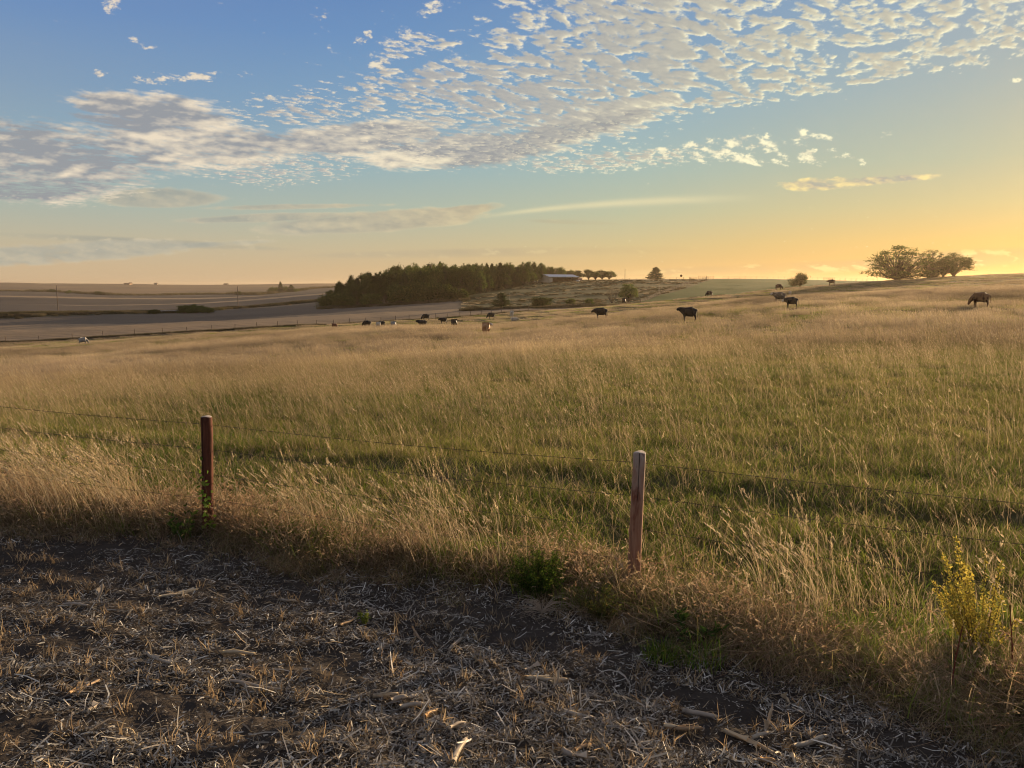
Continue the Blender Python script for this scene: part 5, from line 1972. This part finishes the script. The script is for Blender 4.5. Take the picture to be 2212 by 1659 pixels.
def pole(label, px, Y, h, r=.15, name='utility_pole', arm=False, lean=0.0, mat=None):
    p = px_at(px, Y)
    root = empty(name, p)
    root.rotation_euler = (0, lean, 0)
    tag(root, label, 'pole')
    m = MB()
    m.tube([(0, 0, -1), (0, 0, h * .5), (0, 0, h)], [r, r * .85, r * .65], 10)
    m.build('shaft', mat or GREYW, root)
    m = MB()
    m.tube([(0, 0, h), (0, 0, h + .25)], [.03, .05], 6)
    m.build('insulator', STEEL, root)
    if arm:
        m = MB(); m.tube([(0, 0, h - .4), (-.9, 0, h - .25)], .035, 6)
        a = m.build('lamp_arm', STEEL, root)
        m = MB(); m.box((-1.0, 0, h - .28), (.3, .16, .12))
        m.build('lamp_head', STEEL, a)


pole('tall bare utility pole by the road at far left', 124, 313, 10.6, .17)
pole('tall bare utility pole by the road left of the grove', 514, 398, 10.4, .19)
pole('slim utility pole on the skyline between the shed trees and the ragged cedar', 1349, 412, 6.0, .13)
pole('yard light pole beside the open shed', 1248, 398, 5.6, .11, 'light_pole', True)
pole('short pale marker post on the barn hill behind the lone cedar', 1080, 300, 3.2, .13, 'marker_post', mat=simple_mat('pale_post', (.38, .33, .24), .2, 5))
pole('thin pale marker post on the barn hill right of the lone cedar', 1100, 290, 3.4, .09, 'marker_post', mat=simple_mat('pale_post_thin', (.34, .30, .22), .2, 5))
pole('white marker pole beside the diagonal fence', 1423, 300, 2.8, .08, 'marker_post', mat=simple_mat('white_post', (.6, .58, .52), .1, 5))


def round_sign():
    root = empty('round_sign', px_at(1470, 405))
    tag(root, 'small dark round disc on a stake on the skyline', 'sign')
    m = MB(); m.tube([(0, 0, -.2), (0, 0, 1.6)], .05, 6); m.build('stake', GREYW, root)
    m = MB()
    m.tube([(0, -.05, 2.0), (0, .05, 2.0)], [.62, .62], 20)
    m.build('disc', simple_mat('dark_red_paint', (.10, .03, .02), .2, 8), root)


round_sign()


# ------------------------------------------------------------------ buildings
def metal_roof_mat(name, c):
    m, nt, out = new_mat(name)
    tc = nt.nodes.new('ShaderNodeTexCoord').outputs['Object']
    x, y, z = sep(nt, tc)
    rib = (x * 20.0).sin().ss(.7, 1.0)
    n = noise(nt, tc, 1.5, 5)
    col = mixc(nt, n, tuple(v * .85 for v in c), c)
    principled(nt, out, col, .38, .5, rib, .6, .03, .35)
    return m


def shed():
    p = px_at(1186, 392)
    root = empty('open_shed', (p.x, p.y, p.z + .30), R(30))
    tag(root, 'long open-fronted livestock shed with a pale metal roof on the hill beside the grove', 'shed')
    L, D, He, Hr = 17.5, 10.5, 2.7, 3.8
    WALL = simple_mat('cream_siding', (.50, .43, .33), .12, 4, .7)
    INT = simple_mat('red_brown_boards', (.14, .06, .035), .3, 3, .9)
    ROOF = metal_roof_mat('galvanised_roof', (.36, .40, .46))

    def gable(x, mat, nm, t=.12):
        V = []
        for s in (0, t):
            V += [(x + s, 0, -.4), (x + s, D, -.4), (x + s, D, He), (x + s, D / 2, Hr), (x + s, 0, He)]
        F = [(0, 4, 3, 2, 1), (5, 6, 7, 8, 9)] + [(i, (i + 1) % 5, (i + 1) % 5 + 5, i + 5) for i in range(5)]
        return mesh_obj(nm, np.array(V), F, mat, root)
    gable(0, WALL, 'end_wall')
    gable(L - .12, WALL, 'end_wall')
    m = MB(); m.box((L / 2, D - .06, He / 2 - .2), (L - .26, .12, He + .38)); m.build('back_wall', WALL, root)
    m = MB(); m.box((L / 2, D * .62, 1.0), (L - .3, .10, 2.3)); m.build('inner_partition', INT, root)
    m = MB(); m.box((1.1, .06, He / 2 - .2), (1.9, .11, He + .38)); m.build('front_wall', WALL, root)
    for i in range(6):
        m = MB(); m.box((2.3 + i * 3.0, .12, He / 2 - .2), (.18, .18, He + .3)); m.build('post', INT, root)
    m = MB(); m.box((L / 2, .12, .95), (L - 2.6, .05, .16)); m.box((L / 2, .12, .45), (L - 2.6, .05, .16)); m.build('feed_rail', INT, root)
    for s, nm in ((0, 'roof'), (1, 'roof')):
        y0, y1 = (-.6, D / 2) if s == 0 else (D + .6, D / 2)
        z0 = He - .02 - (.6 * (Hr - He) / (D / 2))
        V = []
        for dz in (.03, .11):
            V += [(-.5, y0, z0 + dz), (L + .5, y0, z0 + dz), (L + .5, y1, Hr + dz), (-.5, y1, Hr + dz)]
        F = [(3, 2, 1, 0), (4, 5, 6, 7), (0, 1, 5, 4), (1, 2, 6, 5), (2, 3, 7, 6), (3, 0, 4, 7)]
        mesh_obj(nm, np.array(V), F, ROOF, root)
    m = MB(); m.box((L / 2, -.58, He - .24), (L + 1, .05, .2)); m.build('fascia', WALL, root)
    # lean-to at the left end
    r2 = empty('lean_to', px_at(1177, 401), R(30))
    tag(r2, 'small grey lean-to hut against the left end of the open shed', 'hut')
    m = MB(); m.box((0, 0, 1.05), (2.6, 3.2, 2.5)); m.build('wall', GREYW, r2)
    V = []
    for dz in (0, .08): V += [(-1.5, -1.8, 2.32 + dz), (1.5, -1.8, 2.62 + dz), (1.5, 1.8, 2.62 + dz), (-1.5, 1.8, 2.32 + dz)]
    mesh_obj('roof', np.array(V), [(3, 2, 1, 0), (4, 5, 6, 7), (0, 1, 5, 4), (1, 2, 6, 5), (2, 3, 7, 6), (3, 0, 4, 7)], ROOF, r2)
    t = MB()
    t.tube([(0, 0, 0), (0, 0, .08), (0, 0, .62), (0, 0, .66)], [.9, .95, .95, .9], 18)
    o = t.build('water_tank', simple_mat('white_tank', (.6, .58, .54), .1, 4), smooth=False)
    o.location = px_at(1246.5, 396) + Vector((0, -2.5, 0))
    tag(o, 'round white stock tank on the grass in front of the shed end', 'tank')
    t = MB()
    t.tube([(-1.4, 0, 1.0), (-1.1, 0, 1.0), (1.1, 0, 1.0), (1.4, 0, 1.0)], [.15, .5, .5, .15], 14)
    for s in (-.8, .8): t.box((s, 0, .25), (.12, .7, .6))
    o = t.build('fuel_tank', simple_mat('red_white_tank', (.50, .30, .24), .4, 2))
    o.location = px_at(1252, 401)
    tag(o, 'small reddish fuel tank under the yard light', 'tank')


shed()


def farmhouse(label, px, Y, w, d, he, hr, wall, roofc, name='farm_building', chimney=False):
    p = px_at(px, Y)
    root = empty(name, p, random.uniform(-.3, .3))
    tag(root, label, 'building', 'tiny farm buildings on the far left horizon')
    m = MB(); m.box((0, 0, he / 2 - .5), (w, d, he + 1)); m.build('wall', simple_mat(name + '_wall', wall, .1), root)
    V = [(-w / 2 - .4, -d / 2 - .4, he), (w / 2 + .4, -d / 2 - .4, he), (w / 2 + .4, d / 2 + .4, he), (-w / 2 - .4, d / 2 + .4, he), (-w / 2 - .4, 0, hr), (w / 2 + .4, 0, hr)]
    mesh_obj('roof', np.array(V), [(0, 1, 5, 4), (2, 3, 4, 5), (0, 4, 3), (1, 2, 5), (3, 2, 1, 0)], simple_mat(name + '_roof', roofc, .1), root)


farmhouse('long low farm building on the left horizon, largest of them', 277, 2450, 18, 9, 4.0, 6.5, (.34, .24, .17), (.20, .11, .08))
farmhouse('farm shed with a taller roof joined to the right of the long low one', 284, 2470, 9, 9, 4.6, 7.2, (.30, .22, .16), (.17, .10, .08))
farmhouse('tiny pale farm shed on the left horizon right of the long one', 339, 2480, 10, 8, 3.6, 6, (.36, .29, .22), (.26, .18, .13))
farmhouse('tiny dark farm shed on the horizon left of the far tree cluster', 490, 2480, 13, 9, 4.0, 6.5, (.14, .10, .08), (.10, .07, .06))


def culvert():
    p = px_at(378, 322)
    root = empty('road_culvert', p, R(2))
    tag(root, 'flat concrete culvert slab under the road at left', 'culvert')
    C = simple_mat('concrete', (.30, .28, .25), .15, 3)
    m = MB(); m.box((0, 0, 1.0), (11, 4, .28)); m.build('slab', C, root)
    for s in (-1, 1):
        m = MB(); m.box((s * 4.9, 0, .33), (.5, 3.8, 1.05)); m.build('abutment', C, root)


culvert()
for i, (px, lb) in enumerate([(400.5, 'short dark post by the culvert, left one of two'), (412, 'short dark post by the culvert, right one of two')]):
    m = MB(); m.tube([(0, 0, -.3), (0, 0, 2.4)], [.16, .13], 8)
    o = m.build('marker_post', GREYW); o.location = px_at(px, 352)
    tag(o, lb, 'post', 'two posts beyond the culvert')


# ------------------------------------------------------------------ evening haze
def haze():
    m, nt, out = new_mat('haze_air')
    v = nt.nodes.new('ShaderNodeVolumePrincipled')
    v.inputs['Color'].default_value = (1.0, .80, .56, 1)
    v.inputs['Density'].default_value = HAZE
    v.inputs['Anisotropy'].default_value = .60
    nt.links.new(v.outputs[0], out.inputs[1])
    b = MB()
    b.box((0, 0, -38.5), (12400, 12400, 113))
    o = b.build('haze', m)
    tag(o, 'thin golden evening haze over the fields', 'haze', kind='stuff')


HAZE = .00010
haze()
